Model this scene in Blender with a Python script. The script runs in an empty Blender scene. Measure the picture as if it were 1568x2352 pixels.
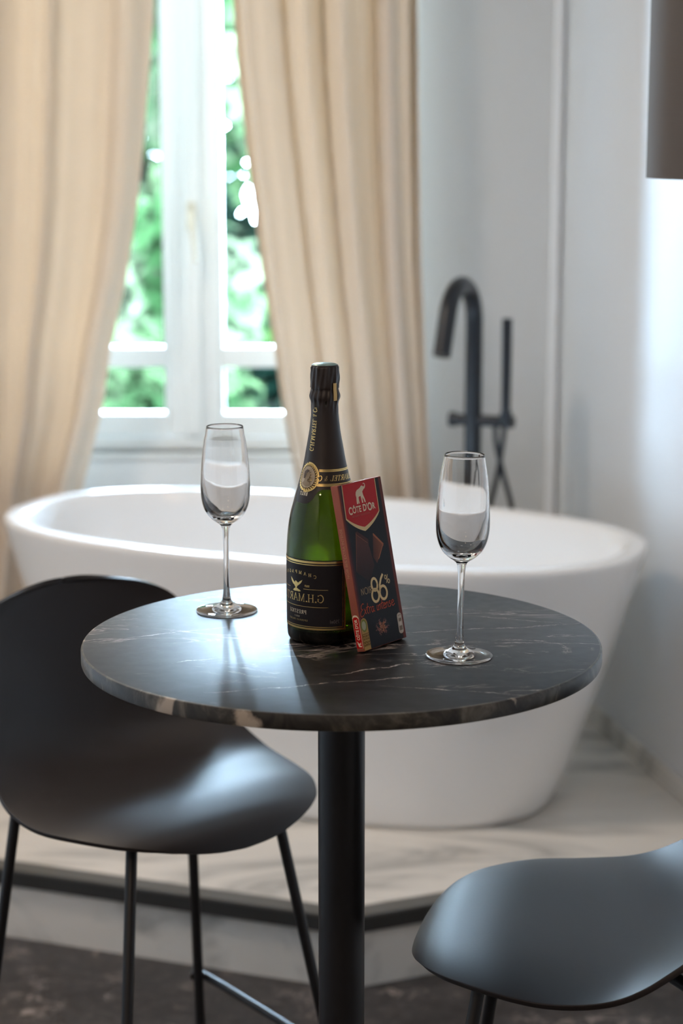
import bpy, bmesh, math, random
from math import sin, cos, pi, radians, sqrt, atan2
from mathutils import Vector, Matrix, Euler

S = bpy.context.scene
COL = S.collection

# ------------------------------------------------------------------ camera, world, lights, exposure
cam_d = bpy.data.cameras.new('camera')
cam = bpy.data.objects.new('camera', cam_d)
COL.objects.link(cam)
cam.location = (0, 0, 1.62)
cam.rotation_euler = (radians(90 - 10.9), 0, 0)
cam_d.sensor_fit = 'VERTICAL'
cam_d.sensor_height = 36.0
cam_d.lens = 36.0 * 4500 / 2352
cam_d.clip_start = 0.05
cam_d.dof.use_dof = True
cam_d.dof.focus_distance = 2.24
cam_d.dof.aperture_fstop = 3.8
S.camera = cam

world = bpy.data.worlds.new('overcast_sky')
S.world = world
world.use_nodes = True
bgn = world.node_tree.nodes['Background']
bgn.inputs[0].default_value = (0.57, 0.77, 1.0, 1)
bgn.inputs[1].default_value = 180.0

def area(name, loc, target, sx, sy, power, color, portal=False):
    d = bpy.data.lights.new(name, 'AREA')
    d.shape = 'RECTANGLE'; d.size = sx; d.size_y = sy; d.energy = power; d.color = color
    o = bpy.data.objects.new(name, d); COL.objects.link(o)
    o.location = loc
    o.rotation_euler = (Vector(target) - Vector(loc)).to_track_quat('-Z', 'Y').to_euler()
    if portal: d.cycles.is_portal = True
    return o

area('window_portal', (-0.3975, 5.50, 1.73), (-0.3975, 0, 1.73), 1.24, 1.92, 1, (1, 1, 1), True)
# warm ceiling lamps of the room, then one neutral added fill
area('ceiling_area_light', (-0.7, 0.5, 2.86), (-0.7, 0.5, 0), 0.35, 0.35, 13, (1.0, 0.76, 0.55))
area('ceiling_area_light', (-1.1, -0.9, 2.86), (-1.1, -0.9, 0), 0.35, 0.35, 13, (1.0, 0.76, 0.55))
area('ceiling_area_light', (-1.15, 3.3, 2.86), (-1.15, 3.3, 0), 0.3, 0.3, 24, (1.0, 0.84, 0.67))
area('ceiling_area_light', (0.25, 2.9, 2.86), (0.25, 2.9, 0), 0.3, 0.3, 2, (1.0, 0.93, 0.86))  # added fill under the ceiling, lifts curtains and platform; no real lamp

S.view_settings.view_transform = 'Standard'
S.view_settings.look = 'None'
S.view_settings.gamma = 1.0
S.view_settings.use_curve_mapping = False
S.view_settings.exposure = 0.12
S.cycles.max_bounces = 12
S.cycles.diffuse_bounces = 5
S.cycles.glossy_bounces = 5
S.cycles.transmission_bounces = 12
S.cycles.transparent_max_bounces = 12
S.cycles.sample_clamp_indirect = 6.0
S.cycles.blur_glossy = 0.5
S.cycles.use_denoising = True

# ------------------------------------------------------------------ helpers
def mat(name, color, rough=0.5, metal=0.0, **kw):
    m = bpy.data.materials.new(name); m.use_nodes = True
    b = m.node_tree.nodes['Principled BSDF']
    b.inputs['Base Color'].default_value = (*color, 1)
    b.inputs['Roughness'].default_value = rough
    b.inputs['Metallic'].default_value = metal
    for k, v in kw.items():
        b.inputs[k.replace('_', ' ')].default_value = v
    return m

class NT:
    """small node helper"""
    def __init__(s, m):
        s.t = m.node_tree; s.b = s.t.nodes.get('Principled BSDF'); s.out = s.t.nodes['Material Output']
    def n(s, typ, **kw):
        x = s.t.nodes.new(typ)
        for k, v in kw.items():
            if k.startswith('i_'):
                key = k[2:].replace('_', ' ')
                x.inputs[int(key) if key.isdigit() else key].default_value = v
            else: setattr(x, k, v)
        return x
    def l(s, a, b): s.t.links.new(a, b)
    def math(s, op, a, b=None, clamp=False):
        x = s.n('ShaderNodeMath', operation=op); x.use_clamp = clamp
        for i, v in enumerate((a, b)):
            if v is None: continue
            if hasattr(v, 'links') or hasattr(v, 'is_linked'): s.l(v, x.inputs[i])
            else: x.inputs[i].default_value = v
        return x.outputs[0]
    def ramp(s, fac, stops, interp='LINEAR'):
        x = s.n('ShaderNodeValToRGB'); x.color_ramp.interpolation = interp
        e = x.color_ramp.elements
        while len(e) < len(stops): e.new(0.5)
        for k, (p, c) in enumerate(stops):
            e[k].position = p; e[k].color = (*c, 1) if len(c) == 3 else c
        s.l(fac, x.inputs[0]); return x.outputs[0]
    def mix(s, fac, a, b):
        x = s.n('ShaderNodeMix', data_type='RGBA')
        for i, v in ((0, fac), (6, a), (7, b)):
            if hasattr(v, 'is_linked'): s.l(v, x.inputs[i])
            elif i: x.inputs[i].default_value = (*v, 1)
            else: x.inputs[i].default_value = v
        return x.outputs[2]

def new_obj(name, me, m=None, parent=None, smooth=False):
    me.name = name
    o = bpy.data.objects.new(name, me); COL.objects.link(o)
    if m is not None:
        me.materials.clear(); me.materials.append(m)
    if parent is not None: o.parent = parent
    if smooth:
        for p in me.polygons: p.use_smooth = True
    return o

def bm_obj(name, bm, m=None, parent=None, smooth=False):
    bmesh.ops.recalc_face_normals(bm, faces=bm.faces)
    me = bpy.data.meshes.new(name); bm.to_mesh(me); bm.free()
    return new_obj(name, me, m, parent, smooth)

def raw_obj(name, verts, faces, m=None, parent=None, smooth=False):
    me = bpy.data.meshes.new(name); me.from_pydata([tuple(v) for v in verts], [], faces); me.update()
    return new_obj(name, me, m, parent, smooth)

def empty(name, loc, rz=0.0):
    o = bpy.data.objects.new(name, None); COL.objects.link(o)
    o.empty_display_size = 0.1; o.location = loc; o.rotation_euler = (0, 0, rz); return o

def tag(o, label=None, cat=None, group=None, kind=None):
    if label: o['label'] = label
    if cat: o['category'] = cat
    if group: o['group'] = group
    if kind: o['kind'] = kind
    return o

def autosmooth(o, ang=35):
    for p in o.data.polygons: p.use_smooth = True
    o.data.set_sharp_from_angle(angle=radians(ang))
    return o

def bevel(o, w, seg=2):
    md = o.modifiers.new('bevel', 'BEVEL'); md.width = w; md.segments = seg; md.limit_method = 'ANGLE'
    return o

def box_bm(bm, x0, x1, y0, y1, z0, z1):
    vs = [bm.verts.new(p) for p in ((x0,y0,z0),(x1,y0,z0),(x1,y1,z0),(x0,y1,z0),(x0,y0,z1),(x1,y0,z1),(x1,y1,z1),(x0,y1,z1))]
    for f in ((0,3,2,1),(4,5,6,7),(0,1,5,4),(1,2,6,5),(2,3,7,6),(3,0,4,7)): bm.faces.new([vs[i] for i in f])

def box(name, x0, x1, y0, y1, z0, z1, m, parent=None, bev=0.0):
    bm = bmesh.new(); box_bm(bm, x0, x1, y0, y1, z0, z1)
    o = bm_obj(name, bm, m, parent)
    if bev: bevel(o, bev)
    return o

def lathe(name, prof, m, parent=None, seg=96, close=False, loc=(0,0,0)):
    """prof list of (r, z); r==0 makes a pole"""
    verts, faces, rings = [], [], []
    for r, z in prof:
        if r <= 1e-7:
            rings.append([len(verts)]); verts.append((loc[0], loc[1], loc[2]+z))
        else:
            k = len(verts)
            for i in range(seg):
                a = 2*pi*i/seg; verts.append((loc[0]+r*cos(a), loc[1]+r*sin(a), loc[2]+z))
            rings.append(list(range(k, k+seg)))
    idx = list(range(len(rings)-1)) + ([len(rings)-1] if close else [])
    for i in idx:
        A, B = rings[i], rings[(i+1) % len(rings)]
        for j in range(seg):
            k = (j+1) % seg
            if len(A) == 1 and len(B) == 1: break
            if len(A) == 1: faces.append((A[0], B[j], B[k]))
            elif len(B) == 1: faces.append((A[j], A[k], B[0]))
            else: faces.append((A[j], A[k], B[k], B[j]))
    bm = bmesh.new(); vs = [bm.verts.new(v) for v in verts]
    for f in faces: bm.faces.new([vs[i] for i in f])
    return bm_obj(name, bm, m, parent, True)

def catmull(P, n):
    P = [Vector(p) for p in P]; out = []
    Q = [P[0]*2-P[1]] + P + [P[-1]*2-P[-2]]
    for i in range(1, len(Q)-2):
        for k in range(n):
            t = k/n; a, b, c, d = Q[i-1], Q[i], Q[i+1], Q[i+2]
            out.append(0.5*((2*b)+(c-a)*t+(2*a-5*b+4*c-d)*t*t+(3*b-a-3*c+d)*t**3))
    out.append(P[-1]); return out

def tube(name, pts, r, m, parent=None, seg=20, cap=True):
    """pts: list of points; r: radius or list"""
    pts = [Vector(p) for p in pts]; n = len(pts)
    rr = r if isinstance(r, (list, tuple)) else [r]*n
    bm = bmesh.new(); rings = []; up = None
    for i, p in enumerate(pts):
        t = (pts[min(i+1, n-1)]-pts[max(i-1, 0)]).normalized()
        if up is None:
            up = Vector((0, 0, 1)) if abs(t.z) < .9 else Vector((1, 0, 0))
        a = up - t*up.dot(t); a.normalize(); b = t.cross(a); up = a
        rings.append([bm.verts.new(p+(a*cos(2*pi*k/seg)+b*sin(2*pi*k/seg))*rr[i]) for k in range(seg)])
    for A, B in zip(rings, rings[1:]):
        for k in range(seg): bm.faces.new((A[k], A[(k+1) % seg], B[(k+1) % seg], B[k]))
    if cap: bm.faces.new(rings[0][::-1]); bm.faces.new(rings[-1])
    o = bm_obj(name, bm, m, parent); autosmooth(o, 50); return o

def prism(name, pts, z0, z1, m, parent=None, bev=0):
    bm = bmesh.new()
    A = [bm.verts.new((x, y, z0)) for x, y in pts]; B = [bm.verts.new((x, y, z1)) for x, y in pts]
    bm.faces.new(A[::-1]); bm.faces.new(B)
    for i in range(len(pts)):
        j = (i+1) % len(pts); bm.faces.new((A[i], A[j], B[j], B[i]))
    o = bm_obj(name, bm, m, parent)
    if bev: bevel(o, bev)
    return o

# ------------------------------------------------------------------ materials
def marble_white():
    m = mat('white_marble', (0.72, 0.69, 0.65), 0.28); t = NT(m)
    tc = t.n('ShaderNodeTexCoord'); mp = t.n('ShaderNodeMapping'); t.l(tc.outputs['Object'], mp.inputs[0])
    mp.inputs['Rotation'].default_value = (0.3, 0.5, radians(-28)); mp.inputs['Scale'].default_value = (1.7, 4.6, 3.0)
    n1 = t.n('ShaderNodeTexNoise', i_Scale=0.9, i_Detail=6.0, i_Roughness=0.55, i_Distortion=0.9); t.l(mp.outputs[0], n1.inputs['Vector'])
    d = t.math('ABSOLUTE', t.math('SUBTRACT', n1.outputs[0], 0.5))
    vein = t.ramp(d, [(0.0, (1, 1, 1)), (0.022, (.6, .6, .6)), (0.085, (0, 0, 0))])
    n2 = t.n('ShaderNodeTexNoise', i_Scale=1.3, i_Detail=3.0); t.l(mp.outputs[0], n2.inputs['Vector'])
    msk = t.ramp(n2.outputs[0], [(0.40, (0, 0, 0)), (0.54, (1, 1, 1))])
    f = t.math('MULTIPLY', vein, msk)
    n3 = t.n('ShaderNodeTexNoise', i_Scale=2.0, i_Detail=5.0, i_Distortion=0.5); t.l(mp.outputs[0], n3.inputs['Vector'])
    base = t.mix(n3.outputs[0], (0.82, 0.785, 0.73), (0.66, 0.63, 0.59))
    c = t.mix(t.math('MULTIPLY', f, 0.70), base, (0.25, 0.245, 0.23))
    t.l(c, t.b.inputs['Base Color']); return m

def vein_line(t, vec, cx, cy, ang, length, width, amp, seed):
    """one marble vein along a wavering line of the slab: returns factor"""
    mp = t.n('ShaderNodeMapping', vector_type='TEXTURE')
    mp.inputs['Location'].default_value = (cx, cy, 0); mp.inputs['Rotation'].default_value = (0, 0, ang)
    t.l(vec, mp.inputs[0])
    sp = t.n('ShaderNodeSeparateXYZ'); t.l(mp.outputs[0], sp.inputs[0])
    no = t.n('ShaderNodeTexNoise', noise_dimensions='2D', i_Scale=11.0, i_Detail=8.0, i_Roughness=0.72)
    off = t.n('ShaderNodeVectorMath', operation='ADD'); off.inputs[1].default_value = (seed, seed*.7, 0)
    t.l(mp.outputs[0], off.inputs[0]); t.l(off.outputs[0], no.inputs['Vector'])
    w = t.math('MULTIPLY', t.math('SUBTRACT', no.outputs[0], 0.5), amp)
    d = t.math('ABSOLUTE', t.math('SUBTRACT', sp.outputs[1], w))
    n2 = t.n('ShaderNodeTexNoise', noise_dimensions='2D', i_Scale=40.0, i_Detail=3.0); t.l(off.outputs[0], n2.inputs['Vector'])
    wd = t.math('MULTIPLY', t.math('SUBTRACT', n2.outputs[0], 0.28), width*4)
    core = t.math('SUBTRACT', 1.0, t.math('DIVIDE', d, t.math('MAXIMUM', wd, 0.0003)), clamp=True)
    ends = t.math('SUBTRACT', 1.0, t.math('DIVIDE', t.math('ABSOLUTE', sp.outputs[0]), length/2), clamp=True)
    n3 = t.n('ShaderNodeTexNoise', noise_dimensions='2D', i_Scale=26.0, i_Detail=4.0, i_Roughness=0.7); t.l(off.outputs[0], n3.inputs['Vector'])
    brk = t.math('MULTIPLY', t.math('SUBTRACT', n3.outputs[0], 0.36), 5.0, clamp=True)
    return t.math('MULTIPLY', t.math('MULTIPLY', core, brk), t.math('POWER', ends, 0.5))

def marble_black(name, veins, rough=0.3, density=1.0, base=(0.011, 0.011, 0.013), spec=0.5, stretch=(3.0, 7.5, 5), lo=0.53, wide=1.0):
    m = mat(name, base, rough); t = NT(m); t.b.inputs['Specular IOR Level'].default_value = spec
    tc = t.n('ShaderNodeTexCoord')
    v = tc.outputs['Object']
    fac = None
    for a in veins:
        q = vein_line(t, v, *a); fac = q if fac is None else t.math('MAXIMUM', fac, q)
    mp = t.n('ShaderNodeMapping'); t.l(v, mp.inputs[0]); mp.inputs['Rotation'].default_value = (0, 0, radians(-15)); mp.inputs['Scale'].default_value = stretch
    n1 = t.n('ShaderNodeTexNoise', i_Scale=2.2, i_Detail=8.0, i_Roughness=0.62, i_Distortion=1.4); t.l(mp.outputs[0], n1.inputs['Vector'])
    d = t.math('ABSOLUTE', t.math('SUBTRACT', n1.outputs[0], 0.5))
    thin = t.ramp(d, [(0.0, (1, 1, 1)), (0.006*wide, (.5, .5, .5)), (0.02*wide, (0, 0, 0))])
    n2 = t.n('ShaderNodeTexNoise', i_Scale=1.1, i_Detail=4.0, i_Roughness=0.6); t.l(mp.outputs[0], n2.inputs['Vector'])
    msk = t.ramp(n2.outputs[0], [(lo, (0, 0, 0)), (lo+0.11, (1, 1, 1))])
    f2 = t.math('MULTIPLY', t.math('MULTIPLY', thin, msk), 0.55*density)
    fac = f2 if fac is None else t.math('MAXIMUM', fac, f2)
    n3 = t.n('ShaderNodeTexNoise', i_Scale=5.0, i_Detail=8.0, i_Roughness=0.7, i_Distortion=0.6); t.l(mp.outputs[0], n3.inputs['Vector'])
    cloud = t.ramp(n3.outputs[0], [(0.45, base), (0.75, tuple(min(1, c*3.2+0.008) for c in base))])
    c = t.mix(fac, cloud, (0.50, 0.42, 0.38))
    t.l(c, t.b.inputs['Base Color'])
    n4 = t.n('ShaderNodeTexNoise', i_Scale=60.0, i_Detail=4.0); t.l(v, n4.inputs['Vector'])
    r = t.math('ADD', t.math('MULTIPLY', n4.outputs[0], 0.10), rough-0.05)
    t.l(r, t.b.inputs['Roughness'])
    return m

def wall_paint(name, color):
    m = mat(name, color, 0.55); t = NT(m); tc = t.n('ShaderNodeTexCoord')
    n = t.n('ShaderNodeTexNoise', i_Scale=220.0, i_Detail=3.0); t.l(tc.outputs['Object'], n.inputs['Vector'])
    bp = t.n('ShaderNodeBump', i_Strength=0.05, i_Distance=0.002); t.l(n.outputs[0], bp.inputs['Height']); t.l(bp.outputs[0], t.b.inputs['Normal'])
    return m

def curtain_fabric():
    m = mat('linen_fabric', (0.60, 0.50, 0.41), 0.9); t = NT(m); tc = t.n('ShaderNodeTexCoord')
    uv = tc.outputs['UV']
    w1 = t.n('ShaderNodeTexWave', bands_direction='Y', i_Scale=60.0, i_Distortion=1.5, i_Detail=2.0); t.l(uv, w1.inputs['Vector'])
    w2 = t.n('ShaderNodeTexWave', bands_direction='X', i_Scale=45.0, i_Distortion=1.0, i_Detail=2.0); t.l(uv, w2.inputs['Vector'])
    wv = t.math('MULTIPLY', t.math('ADD', w1.outputs[1], w2.outputs[1]), 0.5)
    no = t.n('ShaderNodeTexNoise', i_Scale=5.0, i_Detail=3.0); t.l(uv, no.inputs['Vector'])
    c = t.mix(wv, (0.80, 0.715, 0.625), (0.71, 0.625, 0.54))
    c2 = t.mix(t.math('MULTIPLY', no.outputs[0], 0.35), c, (0.80, 0.68, 0.56))
    t.l(c2, t.b.inputs['Base Color'])
    bp = t.n('ShaderNodeBump', i_Strength=0.15, i_Distance=0.001); t.l(wv, bp.inputs['Height']); t.l(bp.outputs[0], t.b.inputs['Normal'])
    tr = t.n('ShaderNodeBsdfTranslucent'); tr.inputs[0].default_value = (0.80, 0.66, 0.50, 1)
    mx = t.n('ShaderNodeMixShader'); mx.inputs[0].default_value = 0.14
    t.l(t.b.outputs[0], mx.inputs[1]); t.l(tr.outputs[0], mx.inputs[2]); t.l(mx.outputs[0], t.out.inputs[0])
    return m

def pane_glass():
    m = bpy.data.materials.new('pane_glass'); m.use_nodes = True; t = NT(m); t.t.nodes.remove(t.b)
    tr = t.n('ShaderNodeBsdfTransparent'); tr.inputs[0].default_value = (.97, .99, .985, 1)
    gl = t.n('ShaderNodeBsdfGlossy'); gl.inputs['Roughness'].default_value = 0.0
    fr = t.n('ShaderNodeFresnel'); fr.inputs[0].default_value = 1.45
    mx = t.n('ShaderNodeMixShader'); t.l(fr.outputs[0], mx.inputs[0]); t.l(tr.outputs[0], mx.inputs[1]); t.l(gl.outputs[0], mx.inputs[2])
    t.l(mx.outputs[0], t.out.inputs[0]); return m

def brushed(name, color, rough=0.35):
    m = mat(name, color, rough); t = NT(m); tc = t.n('ShaderNodeTexCoord')
    n = t.n('ShaderNodeTexNoise', i_Scale=300.0, i_Detail=2.0); t.l(tc.outputs['Object'], n.inputs['Vector'])
    bp = t.n('ShaderNodeBump', i_Strength=0.08, i_Distance=0.0005); t.l(n.outputs[0], bp.inputs['Height']); t.l(bp.outputs[0], t.b.inputs['Normal'])
    t.b.inputs['Specular IOR Level'].default_value = 0.33
    return m

def shade_fabric():
    m = mat('shade_fabric', (0.075, 0.062, 0.055), 0.85); t = NT(m); tc = t.n('ShaderNodeTexCoord')
    w = t.n('ShaderNodeTexWave', bands_direction='Z', i_Scale=160.0, i_Distortion=1.0); t.l(tc.outputs['Object'], w.inputs['Vector'])
    c = t.mix(w.outputs[1], (0.115, 0.096, 0.086), (0.085, 0.073, 0.066)); t.l(c, t.b.inputs['Base Color'])
    return m

M = dict(
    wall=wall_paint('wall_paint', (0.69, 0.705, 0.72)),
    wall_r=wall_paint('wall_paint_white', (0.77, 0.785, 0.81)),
    ceil=mat('ceiling_paint', (0.8, 0.8, 0.79), 0.8),
    white=mat('white_lacquer', (0.86, 0.88, 0.88), 0.3),
    tub=mat('tub_acrylic', (0.88, 0.885, 0.89), 0.16),
    marble=marble_white(),
    black=brushed('matt_black_metal', (0.012, 0.011, 0.012), 0.38),
    tap=brushed('black_tap_finish', (0.012, 0.014, 0.018), 0.32),
    trim=mat('anthracite_trim', (0.035, 0.034, 0.032), 0.34),
    plastic=brushed('black_shell_plastic', (0.012, 0.0085, 0.0085), 0.48),
    chrome=mat('chrome', (0.8, 0.8, 0.8), 0.08, 1.0),
    curtain=curtain_fabric(), pane=pane_glass(), shade=shade_fabric(),
    handle=mat('cream_metal', (0.70, 0.66, 0.56), 0.35, 0.3),
    rod=mat('curtain_rod_metal', (0.1, 0.1, 0.1), 0.4, 0.6),
    lampglow=mat('lamp_diffuser', (0.9, 0.9, 0.9), 0.4),
)

# ------------------------------------------------------------------ room shell
WX, WHW = -0.3975, 0.60          # window centre and half width
YB = 5.20                        # inner face of the window wall
ZC = 2.90
CX = 0.577                       # corner of the window wall and the right wall
def right_x(y): return CX + (YB - y) * 0.200

fl = marble_black('dark_marble_floor', [], rough=0.34, density=1.7, base=(0.026, 0.022, 0.021), stretch=(7.0, 9.0, 5), lo=0.52, wide=1.3)
o = prism('floor', [(-1.75, -2.6), (2.3, -2.6), (2.3, 5.5), (-1.75, 5.5)], -0.12, 0.0, fl); tag(o, kind='structure')
o = prism('ceiling', [(-1.75, -2.6), (2.3, -2.6), (2.3, 5.5), (-1.75, 5.5)], ZC, ZC+0.15, M['ceil']); tag(o, kind='structure')
bm = bmesh.new()
x0, x1 = WX-WHW, WX+WHW
z0, z1 = 0.78, 2.68
box_bm(bm, -1.75, x0, YB, YB+0.32, 0, ZC); box_bm(bm, x1, CX+0.30, YB, YB+0.32, 0, ZC)
box_bm(bm, x0, x1, YB, YB+0.32, 0, z0); box_bm(bm, x0, x1, YB, YB+0.32, z1, ZC)
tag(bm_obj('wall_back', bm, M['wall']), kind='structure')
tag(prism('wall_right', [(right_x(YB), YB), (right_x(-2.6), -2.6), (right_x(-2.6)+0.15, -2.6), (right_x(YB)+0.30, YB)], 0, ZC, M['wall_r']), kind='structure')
tag(box('wall_left', -1.75, -1.60, -2.6, YB, 0, ZC, M['wall_r']), kind='structure')
tag(box('wall_front', -1.75, 2.3, -2.75, -2.6, 0, ZC, M['wall_r']), kind='structure')
# slim corner bead
tag(box('trim_4', WX-WHW+0.02, WX+WHW-0.02, YB-0.010, YB-0.0006, 0.195, 0.762, mat('panel_lacquer', (0.90, 0.93, 0.95), 0.35), bev=0.004), kind='structure')
tag(box('trim_1', CX-0.030, CX-0.002, YB-0.028, YB-0.001, 0.146, ZC, mat('corner_bead_white', (0.9, 0.93, 0.97), 0.25), bev=0.008), kind='structure')

# raised platform under the bath
K = Vector((0.013, 3.54))
Lp = K + Vector((-0.94, 0.342))*1.715
Rp = K + Vector((0.911, 0.41))*0.86
PZ = 0.145
Rx = Vector((right_x(Rp.y)-0.002, Rp.y))
plat = prism('platform', [(-1.598, Lp.y), (K.x, K.y), (Rx.x, Rx.y), (right_x(YB)-0.002, YB-0.001), (-1.598, YB-0.001)], 0.0, PZ, M['marble'])
tag(plat, kind='structure')
def edge_strip(name, a, b, z0, z1, off, w, m, parent=None):
    a = Vector(a); b = Vector(b); d = (b-a).normalized(); n = Vector((d.y, -d.x))
    if n.y > 0: n = -n
    return prism(name, [tuple(a+n*off), tuple(b+n*off), tuple(b+n*(off-w)), tuple(a+n*(off-w))], z0, z1, m, parent)
La = (-1.595, Lp.y)
nL = Vector((-0.342, -0.94)); nR = Vector((0.41, -0.911))
def miter(off):   # corner point offset outward on both edges
    n1 = nL.normalized(); n2 = nR.normalized(); b = (n1+n2).normalized()
    return K + b*(off/b.dot(n1))
def trim_piece(name, o_out, o_in, z0, z1, m):
    nl, nr = nL.normalized(), nR.normalized()
    A = Vector(La); R = Vector((Rx.x-0.004, Rx.y))
    pts = [A+nl*o_out, miter(o_out), R+nr*o_out, R-nr*(-o_in), miter(o_in), A+nl*o_in]
    pts = [tuple(p) for p in pts]
    return prism(name, pts, z0, z1, m)
tag(trim_piece('trim_2', 0.012, -0.035, PZ+0.0005, PZ+0.006, mat('trim_top_metal', (0.10, 0.098, 0.09), 0.42)), kind='structure')
tag(trim_piece('trim_3', 0.010, 0.0005, PZ-0.030, PZ, M['trim']), kind='structure')

# low marble skirting along the right wall
def sk(name, ya, yb):
    return prism(name, [(right_x(ya)-0.014, ya), (right_x(yb)-0.014, yb), (right_x(yb)-0.001, yb), (right_x(ya)-0.001, ya)], PZ+0.0005, PZ+0.045, M['marble'], bev=0.002)
tag(sk('baseboard_right', 3.96, YB-0.03), kind='structure')
tag(box('baseboard_back', -1.59, CX-0.035, YB-0.013, YB-0.0005, PZ+0.0005, PZ+0.045, M['marble'], bev=0.002), kind='structure')

# ------------------------------------------------------------------ window
win = empty('window_1', (WX, YB+0.05, z0)); tag(win, kind='structure')
H_ = z1-z0
W2 = WHW
bm = bmesh.new(); F = 0.045
box_bm(bm, -W2, -W2+F, 0, 0.09, 0, H_); box_bm(bm, W2-F, W2, 0, 0.09, 0, H_)
box_bm(bm, -W2+F, W2-F, 0, 0.09, 0, 0.035); box_bm(bm, -W2+F, W2-F, 0, 0.09, H_-F, H_)
bevel(bm_obj('window_frame', bm, M['white'], win), 0.004)
gl0, gl1 = 0.098, H_-0.11      # glass bottom / top in window coordinates
for sgn in (-1, 1):
    a, b = (-W2+F+0.002, -0.012) if sgn < 0 else (0.012, W2-F-0.002)
    bm = bmesh.new(); st = 0.058
    box_bm(bm, a, a+st, 0.012, 0.062, 0.037, H_-F-0.002); box_bm(bm, b-st, b, 0.012, 0.062, 0.037, H_-F-0.002)
    box_bm(bm, a+st, b-st, 0.012, 0.062, 0.037, gl0); box_bm(bm, a+st, b-st, 0.012, 0.062, gl1, H_-F-0.002)
    sash = bevel(bm_obj('window_sash', bm, M['white'], win), 0.005)
    bm = bmesh.new()
    for zz in (0.222,):
        box_bm(bm, a+st-0.001, b-st+0.001, 0.018, 0.056, zz, zz+0.056)
    bevel(bm_obj('glazing_bar', bm, M['white'], sash), 0.006)
    box('pane', a+st-0.005, b-st+0.005, 0.034, 0.038, gl0-0.005, gl1+0.005, M['pane'], sash)
    # stepped inner bead
    bm = bmesh.new()
    for (xa, xb) in ((a+st, a+st+0.010), (b-st-0.010, b-st)): box_bm(bm, xa, xb, 0.022, 0.050, gl0, gl1)
    bm_obj('glazing_bead', bm, M['white'], sash)
bevel(box('meeting_strip', -0.022, 0.022, -0.004, 0.070, 0.037, H_-F-0.002, M['white'], win), 0.006)
hp = empty('window_handle', (0.0, -0.004, 0.62)); hp.parent = win
bevel(box('handle_plate', -0.013, 0.013, -0.008, 0.0, -0.03, 0.045, M['handle'], hp), 0.003)
tube('handle_lever', [(0, -0.006, 0.012), (0, -0.040, 0.012), (0.004, -0.046, 0.0), (0.014, -0.046, -0.11)], [0.008, 0.008, 0.009, 0.007], M['handle'], hp)
bevel(box('window_sill', -W2-0.015, W2+0.015, -0.066, 0.0, -0.016, 0.0, M['white'], win), 0.005)

# ------------------------------------------------------------------ curtains
def interp(tab, z):
    tab = sorted(tab, key=lambda q: q[1])
    if z <= tab[0][1]: (xa, za), (xb, zb) = tab[0], tab[1]
    elif z >= tab[-1][1]: (xa, za), (xb, zb) = tab[-2], tab[-1]
    else:
        for (xa, za), (xb, zb) in zip(tab, tab[1:]):
            if za <= z <= zb: break
    return xa+(xb-xa)*(z-za)/(zb-za)
LI = [(-.57, 2.8), (-.50, 2.35), (-.462, 1.947), (-.476, 1.79), (-.496, 1.598), (-.515, 1.436), (-.546, 1.261), (-.589, 1.084), (-.615, .926), (-.652, .79), (-.672, .72), (-.72, .40), (-.74, .16)]  # unseen top of the edge opened wider to let in more light
RI = [(-.24, 2.8), (-.262, 2.35), (-.268, 1.947), (-.259, 1.79), (-.239, 1.598), (-.219, 1.436), (-.198, 1.261), (-.171, 1.084), (-.15, .926), (-.126, .79), (-.110, .71), (-.07, .4), (-.05, .16)]
RO = [(.196, 2.8), (.20, 1.947), (.216, 1.305), (.244, .71), (.26, .16)]
LO = [(-1.18, 2.8), (-1.18, .16)]
def curtain(inner, outer, folds, seed, label, amp=0.042):
    rnd = random.Random(seed)
    nu, nz = 260, 70
    zs = [0.17+(2.74-0.17)*k/nz for k in range(nz+1)]
    ph = [rnd.uniform(0, 6.28) for _ in range(6)]
    verts, faces, uvs = [], [], []
    for z in zs:
        xi, xo = interp(inner, z), interp(outer, z)
        hf = (z-0.17)/2.57
        for i in range(nu+1):
            u = i/nu     # 0 at the inner edge
            uu = u + 0.018*sin(2*pi*u*2+ph[0]) + 0.010*sin(3*z+ph[1]+5*u)
            a = amp*sin(2*pi*folds*uu+ph[2]+0.35*sin(1.3*z)) + 0.014*sin(2*pi*folds*2.3*uu+ph[3]+0.5*z) + 0.006*sin(2*pi*folds*4.1*uu+ph[4])
            a *= (0.8+0.25*sin(1.7*z+ph[5]+4*u))
            if u < 0.03: a *= u/0.03*0.7+0.3
            sx = 0.014*cos(2*pi*folds*uu+ph[2])
            verts.append((xi+(xo-xi)*u + sx*min(1, u*15), 5.00 + a, z))
            uvs.append((u*abs(xo-xi)*1.6, z))
    for k in range(nz):
        for i in range(nu):
            p = k*(nu+1)+i; faces.append((p, p+1, p+nu+2, p+nu+1))
    root = empty('curtain', ((inner[0][0]+outer[0][0])/2, 5.0, 0.17)); tag(root, label, 'curtain')
    off = Vector(root.location)
    o = raw_obj('curtain_panel', [Vector(v)-off for v in verts], faces, M['curtain'], root, True)
    ul = o.data.uv_layers.new(name='UVMap')
    for lp in o.data.loops: ul.data[lp.index].uv = uvs[lp.vertex_index]
    md = o.modifiers.new('thick', 'SOLIDIFY'); md.thickness = 0.0022
    hd = box('heading_tape', min(inner[0][0], outer[0][0])-off.x, max(inner[0][0], outer[0][0])-off.x, -0.045, 0.045, 2.74-0.17-0.02, 2.80-0.17, M['curtain'], root)
    return root
curtain(LI, LO, 4.0, 3, 'beige linen curtain hanging left of the window, drawn back from the glass', 0.055)
curtain(RI, RO, 4.3, 8, 'beige linen curtain hanging between the window and the black bath tap')
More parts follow.
